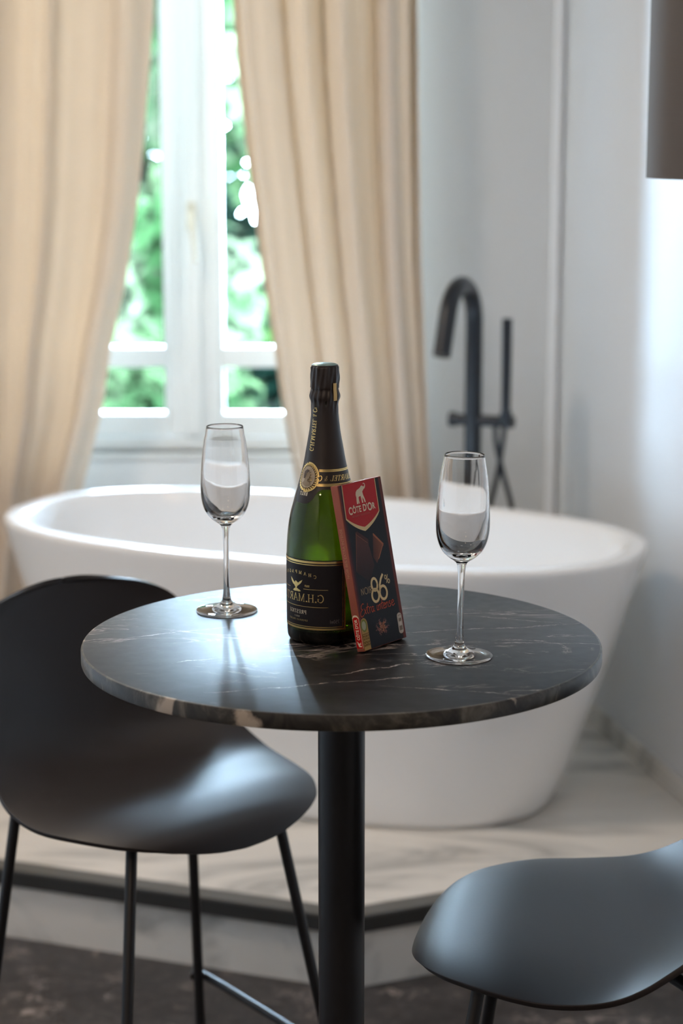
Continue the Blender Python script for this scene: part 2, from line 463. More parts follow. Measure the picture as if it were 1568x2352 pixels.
rod = tube('curtain_rod', [(-1.5, 5.0, 2.83), (0.45, 5.0, 2.83)], 0.014, M['rod']); tag(rod, 'curtain rod above the window holding both beige curtains', 'curtain rod')

# ------------------------------------------------------------------ outside: ground and trees
def leafmat(name, c1, c2):
    m = mat(name, c1, 0.7); t = NT(m); t.b.inputs['Specular IOR Level'].default_value = 0.0; gi = t.n('ShaderNodeTexCoord')
    n = t.n('ShaderNodeTexNoise', i_Scale=1.6, i_Detail=3.0); t.l(gi.outputs['Object'], n.inputs['Vector'])
    c = t.mix(t.ramp(n.outputs[0], [(0.42, (0, 0, 0)), (0.64, (1, 1, 1))]), c1, c2); t.l(c, t.b.inputs['Base Color'])
    tr = t.n('ShaderNodeBsdfTranslucent'); t.l(c, tr.inputs[0])
    mx = t.n('ShaderNodeMixShader'); mx.inputs[0].default_value = 0.3
    t.l(t.b.outputs[0], mx.inputs[1]); t.l(tr.outputs[0], mx.inputs[2]); t.l(mx.outputs[0], t.out.inputs[0]); return m
LEAF = [leafmat('leaves_bright', (0.0065, 0.017, 0.0055), (0.060, 0.070, 0.042)), leafmat('leaves_mid', (0.003, 0.0095, 0.003), (0.030, 0.044, 0.020)), leafmat('leaves_cool', (0.0012, 0.0040, 0.0026), (0.014, 0.026, 0.015))]
BARK = mat('bark', (0.0012, 0.0014, 0.0013), 0.9, Specular_IOR_Level=0.0)
tag(prism('ground', [(-14, 5.6), (12, 5.6), (12, 34), (-14, 34)], -0.75, -0.6, mat('lawn', (0.004, 0.008, 0.002), 0.95, Specular_IOR_Level=0.0)), kind='structure')
def tree(name, x, y, h, r, crown_lo, seed, lm, label, nleaf=5200, leaf=0.12, clumps=34):
    rnd = random.Random(seed)
    root = empty(name, (x, y, -0.6)); tag(root, label, 'tree', 'trees outside the window')
    pts = [(0, 0, 0), (0.05*r, 0.02, h*0.25), (-0.04*r, 0.05, h*0.5), (0.02, 0, h*0.8)]
    tube('trunk', catmull(pts, 5), [0.13-0.006*k for k in range(16)], BARK, root, 12)
    for k in range(7):
        a = k*2.4+seed; z = h*(0.3+0.08*k)
        tube('branch', catmull([(0, 0, z), (0.35*r*cos(a), 0.35*r*sin(a), z+0.2*r), (0.75*r*cos(a), 0.75*r*sin(a), z+0.35*r)], 4), [0.05-0.003*j for j in range(9)], BARK, root, 8)
    verts, faces = [], []
    C = []
    for _ in range(clumps):
        a = rnd.uniform(0, 2*pi); q = sqrt(rnd.random()); zz = rnd.uniform(crown_lo, h)
        f = 1-0.55*abs((zz-(crown_lo+h)/2)/((h-crown_lo)/2))**2
        C.append((q*r*f*cos(a), q*r*f*sin(a), zz, rnd.uniform(0.28, 0.6)*min(1, r*.7)))
    for _ in range(nleaf):
        cx, cy, cz, cr = rnd.choice(C)
        d = Vector((rnd.gauss(0, 1), rnd.gauss(0, 1), rnd.gauss(0, 1))).normalized()
        p = Vector((cx, cy, cz)) + d*cr*rnd.uniform(0.6, 1.0)
        n = (d+Vector((rnd.gauss(0, .5), rnd.gauss(0, .5), rnd.gauss(0.3, .5)))).normalized()
        a = n.orthogonal().normalized(); a.rotate(Matrix.Rotation(rnd.uniform(0, 6.28), 3, n)); b = n.cross(a)
        s = leaf*rnd.uniform(0.6, 1.3); k = len(verts)
        verts += [p-a*s, p+b*s*0.42+n*s*.08, p+a*s, p-b*s*0.42+n*s*.08]; faces.append((k, k+1, k+2, k+3))
    o = raw_obj('foliage', verts, faces, lm, root); o['kind'] = 'stuff'
    return root
tree('broadleaf_tree', -1.75, 10.4, 3.4, 1.15, 0.5, 11, LEAF[0], 'bright green leafy tree seen through the left half of the window')
tree('broadleaf_tree', -2.6, 15.2, 4.4, 1.9, 0.5, 5, LEAF[1], 'mid green tree standing behind the bright one in the left window half', 8000)
tree('slender_tree', -0.30, 12.2, 3.6, 0.70, 0.6, 21, LEAF[2], 'cool dark green tree seen through the right half of the window', 2300)
tree('bushy_shrub', -0.85, 7.9, 1.35, 0.62, 0.25, 31, LEAF[1], 'bushy green shrub low down outside the window', 5200, 0.07, 40)
tree('broadleaf_tree', 0.9, 19.5, 5.2, 2.2, 0.4, 41, LEAF[0], 'distant pale green tree behind the right window half', 9000, 0.14, 60)

# ------------------------------------------------------------------ bathtub
TB = (-0.062, 4.39, PZ); TYAW = radians(-22)
tub = empty('bathtub', TB, TYAW); tag(tub, 'white freestanding oval bathtub on the raised marble platform', 'bathtub')
def sup(a, b, e, n, z):
    out = []
    for i in range(n):
        t = 2*pi*i/n; c, s = cos(t), sin(t)
        out.append((a*math.copysign(abs(c)**(2/e), c), b*math.copysign(abs(s)**(2/e), s), z))
    return out
def tub_shell():
    HT = 0.600
    rings = []
    def R(a, b, z, e=2.45): rings.append((a, b, z, e))
    R(0.530, 0.270, 0.0); R(0.562, 0.292, 0.004); R(0.572, 0.300, 0.020)
    for k in range(1, 13):
        t = k/12; tt = t**0.92
        R(0.574+(0.752-0.574)*tt, 0.302+(0.384-0.302)*tt, 0.02+(HT-0.045-0.02)*t)
    R(0.758, 0.388, HT-0.022); R(0.761, 0.390, HT-0.010); R(0.758, 0.388, HT-0.002); R(0.750, 0.381, HT)
    R(0.728, 0.362, HT); R(0.719, 0.354, HT-0.004); R(0.713, 0.349, HT-0.014)
    for k in range(1, 11):
        t = k/10; q = 1-(1-t)**1.0
        R(0.711-0.155*t**1.5, 0.347-0.085*t**1.5, HT-0.014-0.37*t)
    R(0.530, 0.240, 0.172); R(0.470, 0.195, 0.155); R(0.30, 0.12, 0.150)
    n = 128; bm = bmesh.new(); L = []
    for a, b, z, e in rings: L.append([bm.verts.new(p) for p in sup(a, b, e, n, z)])
    for A, B in zip(L, L[1:]):
        for i in range(n): bm.faces.new((A[i], A[(i+1) % n], B[(i+1) % n], B[i]))
    bm.faces.new(L[0][::-1]); bm.faces.new(L[-1])
    return bm
tb = bm_obj('tub_shell', tub_shell(), M['tub'], tub, True)
lathe('drain', [(0, 0.154), (0.028, 0.154), (0.032, 0.1515), (0.032, 0.1505)], M['chrome'], tub, 40)
ov = lathe('overflow_slot', [(0, 0.003), (0.022, 0.003), (0.025, 0.0)], M['chrome'], tub, 32)
ov.rotation_euler = (radians(90-14), 0, 0); ov.location = (0, 0.330, 0.49)

# ------------------------------------------------------------------ freestanding bath tap
tap = empty('bath_tap', (0.325, 4.80, PZ)); tag(tap, 'matt black floor-standing bath tap with hand shower behind the bathtub', 'tap')
ax = Vector((cos(radians(-20)), sin(radians(-20)), 0)); fw = Vector((-0.40, -0.92, 0)).normalized()
zt = lambda z: z-PZ
lathe('base_flange', [(0, 0), (0.060, 0), (0.060, 0.008), (0.055, 0.012), (0.022, 0.012)], M['tap'], tap, 40)
R_ = 0.096; pts = [(0, 0, 0.010), (0, 0, 0.5), (0, 0, zt(1.170))]
for k in range(1, 15):
    a = radians(158)*k/14; p = fw*(R_-R_*cos(a)); pts.append((p.x, p.y, zt(1.170)+R_*sin(a)))
e = Vector(pts[-1]); dd = fw*sin(radians(22))+Vector((0, 0, -cos(radians(22))))
pts += [tuple(e+dd*0.05), tuple(e+dd*0.105)]
tube('spout_column', pts, 0.0215, M['tap'], tap, 28)
tube('mixer_bar', [ax*(-0.058)+Vector((0, 0, zt(0.927))), ax*0.105+Vector((0, 0, zt(0.927)))], 0.0145, M['tap'], tap, 24)
tube('mixer_knob', [ax*(-0.060)+Vector((0, 0, zt(0.927))), ax*(-0.044)+Vector((0, 0, zt(0.927)))], 0.0185, M['tap'], tap, 24)
sh = ax*0.090 + fw*0.020
tube('shower_holder', [ax*0.093+Vector((0, 0, zt(0.925))), ax*0.093+fw*0.02+Vector((0, 0, zt(0.927))), sh+Vector((0, 0, zt(0.955)))], 0.015, M['tap'], tap, 20)
tube('hand_shower', [sh+Vector((0, 0, zt(0.945))), sh+Vector((0, 0, zt(1.183)))], [0.0115, 0.0130], M['tap'], tap, 24)
h1 = [sh+Vector((0, 0, zt(0.945))), sh+ax*(-0.008)+Vector((0, 0, zt(0.87))), ax*0.062+Vector((0, 0, zt(0.78))), ax*0.035+Vector((0, 0, zt(0.66))), ax*0.02+fw*0.03+Vector((0, 0, zt(0.45))), ax*0.06+fw*0.03+Vector((0, 0, zt(0.30)))]
h2 = [ax*0.057+Vector((0, 0, zt(0.925))), ax*0.060+Vector((0, 0, zt(0.87))), ax*0.078+Vector((0, 0, zt(0.80))), ax*0.108+Vector((0, 0, zt(0.68))), ax*0.125+fw*0.03+Vector((0, 0, zt(0.48))), ax*0.09+fw*0.03+Vector((0, 0, zt(0.31)))]
h3 = h1[:-1] + [ax*0.05+fw*0.03+Vector((0, 0, zt(0.30))), ax*0.085+fw*0.03+Vector((0, 0, zt(0.29)))] + h2[:-1][::-1]
tube('shower_hose', catmull(h3, 8), 0.0068, M['tap'], tap, 12)

# ------------------------------------------------------------------ bistro table
TT = 1.045
tx, ty = 0.0, 2.203
tab = empty('bar_table', (tx, ty, 0)); tag(tab, 'round black marble bar table on a black pole', 'table')
veins = [  # centre x, centre y, angle, length, width, wobble, seed  (slab coordinates)
    (0.135, 0.045, radians(12), 0.42, 0.0014, 0.030, 1.0),
    (0.225, -0.015, radians(-4), 0.22, 0.0014, 0.020, 2.3),
    (-0.02, -0.185, radians(17), 0.26, 0.0016, 0.030, 3.1),
    (-0.20, 0.030, radians(24), 0.24, 0.0012, 0.020, 4.2),
    (0.115, -0.21, radians(-14), 0.16, 0.0010, 0.020, 5.9),
    (-0.05, -0.020, radians(6), 0.14, 0.0012, 0.020, 7.7),
    (0.05, -0.120, radians(28), 0.14, 0.0022, 0.040, 8.4),
    (0.20, 0.10, radians(-20), 0.16, 0.0012, 0.030, 9.6),
    (0.165, 0.13, radians(10), 0.20, 0.0010, 0.020, 10.6),
    (-0.155, -0.09, radians(20), 0.10, 0.0010, 0.030, 12.6),
]
mt_top = marble_black('black_marble_top', veins, rough=0.385, density=1.3, lo=0.50, wide=1.3, base=(0.003, 0.003, 0.004), spec=0.30)
def edge_marble():
    m = mat('black_marble_edge', (0.02, 0.018, 0.015), 0.38); t = NT(m); tc = t.n('ShaderNodeTexCoord')
    n1 = t.n('ShaderNodeTexNoise', i_Scale=26.0, i_Detail=7.0, i_Roughness=0.62, i_Distortion=1.2); t.l(tc.outputs['Object'], n1.inputs['Vector'])
    mp = t.n('ShaderNodeMapping'); mp.inputs['Scale'].default_value = (1, 1, 0.45); mp.inputs['Rotation'].default_value = (0.5, 0.6, 0); t.l(tc.outputs['Object'], mp.inputs[0])
    n2 = t.n('ShaderNodeTexNoise', i_Scale=16.0, i_Detail=5.0, i_Distortion=1.6); t.l(mp.outputs[0], n2.inputs['Vector'])
    base = t.ramp(n1.outputs[0], [(0.35, (0.008, 0.006, 0.005)), (0.52, (0.032, 0.028, 0.022)), (0.72, (0.13, 0.115, 0.09))])
    v = t.ramp(n2.outputs[0], [(0.63, (0, 0, 0)), (0.69, (1, 1, 1))])
    c = t.mix(t.math('MULTIPLY', v, 0.7), base, (0.55, 0.46, 0.37)); t.l(c, t.b.inputs['Base Color']); return m
RT, TH = 0.300, 0.0185
bm = bmesh.new(); prof = [(RT-0.003, -TH), (RT-0.0008, -TH+0.0008), (RT, -TH+0.003), (RT, -0.003), (RT-0.0008, -0.0008), (RT-0.003, 0)]
n = 256; L = [[bm.verts.new((r*cos(2*pi*i/n), r*sin(2*pi*i/n), z)) for i in range(n)] for r, z in prof]
for A, B in zip(L, L[1:]):
    for i in range(n):
        f = bm.faces.new((A[i], A[(i+1) % n], B[(i+1) % n], B[i])); f.material_index = 1
bm.faces.new(L[0][::-1]); bm.faces.new(L[-1])
top = bm_obj('tabletop', bm, mt_top, tab); top.location = (0, 0, TT); top.data.materials.append(edge_marble())
for p in top.data.polygons:
    if len(p.vertices) == 4: p.material_index = 1; autosmooth(top, 40)
autosmooth(lathe('pole', [(0, 0.012), (0.0275, 0.012), (0.0275, TT-TH-0.004), (0, TT-TH-0.004)], M['black'], tab, 64), 40)
autosmooth(lathe('base_plate', [(0, 0), (0.215, 0), (0.215, 0.008), (0.211, 0.011), (0.03, 0.012), (0, 0.012)], M['black'], tab, 96), 30)
bevel(box('mounting_plate', -0.09, 0.09, -0.0275-0.04, 0.09, TT-TH-0.004, TT-TH, M['black'], tab), 0.001)
tube('tilt_lever', [(-0.003, -0.030, TT-TH-0.004), (-0.004, -0.048, TT-TH-0.004), (-0.0045, -0.0505, TT-TH-0.012), (-0.0075, -0.052, TT-TH-0.068)], [0.003, 0.003, 0.0042, 0.0045], M['black'], tab, 16)
lathe('lever_tip', [(0, -0.002), (0.0035, -0.002), (0.0045, 0), (0.0045, 0.004), (0, 0.004)], M['black'], tab, 24).location = (-0.0076, -0.052, TT-TH-0.070)

# ------------------------------------------------------------------ bar stools
def shell_mesh():
    P = [  # x forward, z, half width, edge curl
        (.2130, -.048, 0.0, 0), (.2122, -.045, .040, -.001), (.2085, -.039, .074, -.003), (.2000, -.029, .108, -.006), (.184, -.018, .140, -.010), (.155, -.008, .172, -.015), (.10, .000, .205, -.020),
        (.03, -.002, .225, -.018), (-.04, -.005, .225, -.004), (-.10, -.004, .212, .026), (-.15, .012, .198, .042),
        (-.186, .045, .190, .054), (-.206, .090, .186, .054), (-.220, .132, .182, .050), (-.230, .168, .184, .042), (-.238, .198, .170, .032),
        (-.244, .220, .134, .022), (-.248, .233, .086, .012), (-.250, .2395, .040, .006), (-.2505, .241, 0.0, .004)]
    rows = catmull([Vector((a, 0, b)) for a, b, _, _ in P], 5)
    hw = catmull([Vector((c, d, 0)) for _, _, c, d in P], 5)
    nu = 36; verts, faces = [], []
    for i, (p, q) in enumerate(zip(rows, hw)):
        t = (rows[min(i+1, len(rows)-1)]-rows[max(i-1, 0)]).normalized(); nrm = Vector((0, 1, 0)).cross(t)
        if nrm.z < 0 and i < 50: nrm = -nrm
        if i >= 50 and nrm.x < 0: nrm = -nrm
        for k in range(nu+1):
            u = -1+2*k/nu
            v = p+Vector((0, 1, 0))*(q.x*sin(u*pi/2))+nrm*(q.y*abs(sin(u*pi/2))**(2.2 if q.y > 0 else 3.6))
            verts.append(v)
    for i in range(len(rows)-1):
        for k in range(nu):
            a = i*(nu+1)+k; faces.append((a, a+1, a+nu+2, a+nu+1))
    return verts, faces
def make_stool(loc, rz, label):
    st = empty('bar_stool', loc, rz); tag(st, label, 'stool', 'black bar stools at the table')
    SZ = 0.715
    v, f = shell_mesh()
    o = raw_obj('seat_shell', v, f, M['plastic'], st, True); o.location = (0, 0, SZ)
    md = o.modifiers.new('thick', 'SOLIDIFY'); md.thickness = 0.007; md.offset = -1; md.use_even_offset = False
    md = o.modifiers.new('sub', 'SUBSURF'); md.levels = 1; md.render_levels = 1
    r = 0.0080
    Z0 = SZ-0.018
    tops = {}
    for sx, sy in ((1, 1), (1, -1), (-1, 1), (-1, -1)):
        a = Vector(((0.118 if sx > 0 else 0.140)*sx, (0.122 if sx > 0 else 0.150)*sy, Z0-0.022 if sx > 0 else Z0-0.020)); b = Vector((0.215*sx, 0.222*sy, 0.012))
        tops[(sx, sy)] = (a, b)
        bend = [Vector((0.09*sx, 0.09*sy, Z0-0.012)), Vector(((0.106 if sx > 0 else 0.126)*sx, (0.110 if sx > 0 else 0.136)*sy, Z0-0.013)), a+(b-a)*0.012]
        tube('leg', bend+[b], r, M['black'], st, 20)
        lathe('foot_glide', [(0, 0), (0.011, 0), (0.011, 0.010), (0.0095, 0.014), (0, 0.014)], M['black'], st, 20).location = (b.x, b.y, 0)
    bevel(box('seat_mount', -0.10, 0.10, -0.10, 0.10, SZ-0.034, SZ-0.020, M['black'], st), 0.004)
    # U-shaped foot rail on the outside of the legs at about a third of the height
    zf = 0.285
    def at(s): a, b = tops[s]; return a+(b-a)*((a.z-zf)/(a.z-b.z))
    q = [at((-1, -1)), at((1, -1)), at((1, 1)), at((-1, 1))]
    off = 0.014
    q = [Vector((p.x+off*(1 if p.x > 0 else -0.6), p.y+off*(1 if p.y > 0 else -1), zf)) for p in q]
    path = [Vector((q[0].x, q[0].y+0.016, zf)), q[0]+Vector((0.010, 0, 0))]
    def corner(c, d1, d2, rad=0.03):
        return [c-d1*rad, c-d1*rad*.3+d2*rad*.3*.3, c+d2*rad*.3-d1*rad*.09, c+d2*rad]
    X, Y = Vector((1, 0, 0)), Vector((0, 1, 0))
    path += corner(q[1], X, Y)+corner(q[2], Y, -X)+[q[3]+Vector((0.010, 0, 0)), Vector((q[3].x, q[3].y-0.016, zf))]
    tube('foot_rail', catmull(path, 4), 0.0068, M['black'], st, 16)
    return st
make_stool((-0.264, 2.695, 0), radians(-51), 'black bar stool behind the left of the table, whole backrest in view')
make_stool((0.300, 2.195, 0), radians(168), 'black bar stool at the bottom right, seat tip pointing at the table pole')

# ------------------------------------------------------------------ pendant lamp
pen = empty('pendant_lamp', (0.631, 2.80, 1.560)); tag(pen, 'dark taupe fabric lampshade cut off by the upper right corner', 'lamp')
def drum(name, r, h, th, m):
    return lathe(name, [(r, 0), (r, h), (r-th, h), (r-th, 0)], m, pen, 96, close=True)
autosmooth(drum('lamp_shade', 0.200, 0.42, 0.004, M['shade']), 40)
tube('cord', [(0, 0, 0.36), (0, 0, ZC-1.56-0.03)], 0.003, M['black'], pen, 10)
lathe('ceiling_rose', [(0, 0), (0.05, 0), (0.05, 0.025), (0, 0.03)], M['black'], pen, 40).location = (0, 0, ZC-1.56-0.030)
lathe('lamp_holder', [(0, 0.20), (0.02, 0.20), (0.02, 0.36), (0, 0.36)], M['black'], pen, 24)
for k in range(3):
    a = k*2*pi/3; tube('spider_arm', [(0, 0, 0.35), (0.197*cos(a), 0.197*sin(a), 0.41)], 0.002, M['black'], pen, 8)
lathe('bulb', [(0, 0.08), (0.02, 0.085), (0.03, 0.11), (0.028, 0.14), (0.014, 0.18), (0.014, 0.2)], M['lampglow'], pen, 32)

# ------------------------------------------------------------------ flute glasses
glass = mat('crystal_glass', (1, 1, 1), 0.0, 0.0, IOR=1.5); glass.node_tree.nodes['Principled BSDF'].inputs['Transmission Weight'].default_value = 1.0
OUT = [(0.0223, 0.2290), (0.0240, 0.2180), (0.0257, 0.2095), (0.0284, 0.1866), (0.0297, 0.1637), (0.0300, 0.1523), (0.0293, 0.1408), (0.0265, 0.1294), (0.0215, 0.1200), (0.0145, 0.1134), (0.0092, 0.1100), (0.0058, 0.1065), (0.0043, 0.1000), (0.0036, 0.0836), (0.0034, 0.0492), (0.0037, 0.0310), (0.0046, 0.0195), (0.0062, 0.0130), (0.0105, 0.0085), (0.0180, 0.0055), (0.0290, 0.0032), (0.0365, 0.0022), (0.0375, 0.0014), (0.0370, 0.0003)]
INN = [(0.0, 0.1185), (0.0080, 0.1192), (0.0155, 0.1232), (0.0215, 0.1310), (0.0252, 0.1410), (0.0270, 0.1523), (0.0276, 0.1637), (0.0270, 0.1866), (0.0247, 0.2095), (0.0231, 0.2180), (0.0215, 0.2288)]
def flute(loc, label, tilt=(0, 0, 0)):
    g = empty('champagne_flute', loc); tag(g, label, 'glass', 'empty flutes on the table')
    o1 = catmull([Vector((a, 0, b)) for a, b in OUT], 5); i1 = catmull([Vector((a, 0, b)) for a, b in INN], 5)
    prof = [(0, 0.0012)] + [(0.030, 0.0004)] + [(v.x, v.z) for v in o1[::-1]] + [(0.0219, 0.2296)] + [(max(v.x, 0), v.z) for v in i1[::-1]]
    prof[-1] = (0, prof[-1][1])
    b = lathe('glass_body', prof, glass, g, 128); b.rotation_euler = tilt
    return g
flute((-0.141, 2.343, TT+0.0002), 'empty champagne flute left of the bottle, nearer the far table edge')
flute((0.1320, 2.130, TT+0.0002), 'empty champagne flute right of the chocolate box', (0, radians(0.9), 0))

# ------------------------------------------------------------------ champagne bottle
BX, BY = -0.0190, 2.2155
bot = empty('champagne_bottle', (BX, BY, TT)); tag(bot, 'green champagne bottle with black and gold label at the table centre', 'bottle')
def dielectric(name, ior, absorb=None, dens=0.0):
    m = bpy.data.materials.new(name); m.use_nodes = True; t = NT(m); t.t.nodes.remove(t.b)
    g = t.n('ShaderNodeBsdfRefraction'); g2 = t.n('ShaderNodeBsdfGlass'); g2.inputs['IOR'].default_value = ior; g2.inputs['Roughness'].default_value = 0.0
    t.t.nodes.remove(g); t.l(g2.outputs[0], t.out.inputs[0])
    if absorb:
        v = t.n('ShaderNodeVolumeAbsorption'); v.inputs[0].default_value = (*absorb, 1); v.inputs[1].default_value = dens
        t.l(v.outputs[0], t.out.inputs[1])
    return m
gm = dielectric('green_bottle_glass', 1.5, (0.58, 0.68, 0.0), 980.0)
wine = dielectric('pale_wine', 1.33)
BP = [(0, 0.006), (0.020, 0.004), (0.034, 0.0006), (0.0390, 0.0004), (0.0422, 0.0030), (0.0438, 0.0085), (0.0444, 0.0313), (0.0446, 0.06), (0.0447, 0.0884), (0.0444, 0.1091), (0.0433, 0.1256), (0.0418, 0.1374), (0.0397, 0.1492), (0.0367, 0.1604), (0.0334, 0.1727), (0.0301, 0.1823), (0.0255, 0.1996), (0.0230, 0.2113), (0.0210, 0.2229), (0.0185, 0.2366), (0.0170, 0.2461), (0.0154, 0.2617), (0.0150, 0.2743), (0.0160, 0.2808), (0.0160, 0.2843), (0.0150, 0.2918), (0.0150, 0.3068), (0.0148, 0.3160)]
bp = catmull([Vector((a, 0, b)) for a, b in BP], 5)
BPR = [(max(v.x, 0), v.z) for v in bp]; BPR[0] = (0, BPR[0][1])
inn = [(max(r-0.0034, 0.0), z) for r, z in BPR if r > 0.012 and 0.012 < z < 0.30]
lathe('bottle_glass', BPR+[(0.0112, 0.3165)]+inn[::-1]+[(0.030, 0.0105), (0.020, 0.016), (0, 0.022)], gm, bot, 128)
lathe('wine', [(0, 0.0218), (0.020, 0.0158), (0.030, 0.0103)]+[(r+0.0002, z) for r, z in inn if z < 0.235]+[(0, 0.234)], wine, bot, 96)
side = [(r, z) for r, z in BPR if z > 0.0004 and r > 0.0140]
def rad(z):
    for (r0, a), (r1, b) in zip(side[8:], side[9:]):
        if a <= z <= b: return r0+(r1-r0)*(z-a)/(b-a+1e-9)
    return side[-1][0]
def on_bottle(theta, z, off):
    r = rad(z)+off; return (r*sin(theta), -r*cos(theta), z)
foilm = mat('dark_foil', (0.022, 0.015, 0.014), 0.40, 0.0, Specular_IOR_Level=0.4)
labm = mat('black_label_paper', (0.017, 0.015, 0.018), 0.42)
gold = mat('gold_print', (0.78, 0.56, 0.22), 0.30, 1.0)
paleg = mat('pale_gold_print', (0.66, 0.58, 0.44), 0.45, 0.4)
cream = mat('cameo_cream', (0.42, 0.34, 0.24), 0.5)
brown = mat('cameo_brown', (0.07, 0.045, 0.03), 0.5)
LC = radians(-46)     # the label's middle is turned to the left
def foil():
    nz, nt = 130, 240; verts, faces = [], []
    rnd = random.Random(4)
    for i in range(nt):
        th = 2*pi*i/nt - pi
        d = (th-LC+pi) % (2*pi)-pi
        zb = 0.1800 - 0.0165*math.exp(-(d/radians(27))**4*0.9) if abs(d) < radians(80) else 0.1800
        for k in range(nz+1):
            z = zb+(0.3185-zb)*k/nz
            w = 0.0
            if z > 0.262:
                g = min(1, (z-0.262)/0.015)
                w = g*(0.00045*sin(9*th+60*z)+0.00035*sin(17*th-130*z+1)+0.0003*sin(5*th+330*z)*cos(3*th+1.2))
                if 0.278 < z < 0.290: w += 0.0007*sin(pi*(z-0.278)/0.012)
            r = rad(min(z, 0.314))+0.00045+w
            if z > 0.3155: r -= 0.0020*((z-0.3155)/0.003)**2
            if z > 0.292: r += 0.0007
            verts.append((r*sin(th), -r*cos(th), z))
    for i in range(nt):
        j = (i+1) % nt
        for k in range(nz): faces.append((i*(nz+1)+k, j*(nz+1)+k, j*(nz+1)+k+1, i*(nz+1)+k+1))
    return raw_obj('foil_capsule', verts, faces, foilm, bot, True)
fo = foil()
lathe('metal_cap', [(0.0150, 0.3180), (0.0144, 0.3192), (0.0120, 0.3203), (0.006, 0.3210), (0, 0.3211)], mat('cap_metal', (0.20, 0.28, 0.25), 0.35, 0.8), bot, 64)
lathe('cap_rim', [(0.0150, 0.3172), (0.0153, 0.3182), (0.0148, 0.3190), (0.0142, 0.3186)], foilm, bot, 64)

def patch(name, t0, t1, zf0, zf1, off, m, parent, nt=48, nz=12):
    """piece of sheet lying on the bottle between angles and heights"""
    v, f = [], []
    for i in range(nt+1):
        th = t0+(t1-t0)*i/nt
        a, b = (zf0(th), zf1(th)) if callable(zf0) else (zf0, zf1)
        for k in range(nz+1): v.append(on_bottle(th, a+(b-a)*k/nz, off))
    for i in range(nt):
        for k in range(nz): a = i*(nz+1)+k; f.append((a, a+nz+1, a+nz+2, a+1))
    return raw_obj(name, v, f, m, parent, True)
lab = patch('body_label', LC-radians(78), LC+radians(78), 0.0185, 0.1005, 0.00012, labm, bot, 96, 16)
LH = radians(78)
def multi_patch(name, rects, off, m, parent):
    V, Fc = [], []
    for t0, t1, a, b in rects:
        nt = max(2, int(abs(t1-t0)/radians(2))); k0 = len(V); nz = max(1, int((b-a)/0.006))
        for i in range(nt+1):
            th = t0+(t1-t0)*i/nt
            for k in range(nz+1): V.append(on_bottle(th, a+(b-a)*k/nz, off))
        for i in range(nt):
            for k in range(nz): q = k0+i*(nz+1)+k; Fc.append((q, q+nz+1, q+nz+2, q+1))
    return raw_obj(name, V, Fc, m, parent, True)
L0, L1 = LC-LH, LC+LH
d1, d2 = radians(2.6), radians(4.2)
multi_patch('gold_border', [(L0, L1, 0.0968, 0.0993), (L0+d2, L1-d2, 0.0945, 0.0955), (L0, L1, 0.0190, 0.0212), (L0+d2, L1-d2, 0.0222, 0.0231),
    (L0, L0+d1, 0.0190, 0.0993), (L1-d1, L1, 0.0190, 0.0993), (L0+d2, L0+d2+radians(1), 0.0222, 0.0955), (L1-d2-radians(1), L1-d2, 0.0222, 0.0955)], 0.00026, gold, lab)
multi_patch('gold_rule', [(radians(-33), radians(5), 0.0660, 0.0665), (radians(-97), radians(-62), 0.0660, 0.0665), (radians(-97), radians(5), 0.0455, 0.0461)], 0.00026, gold, lab)

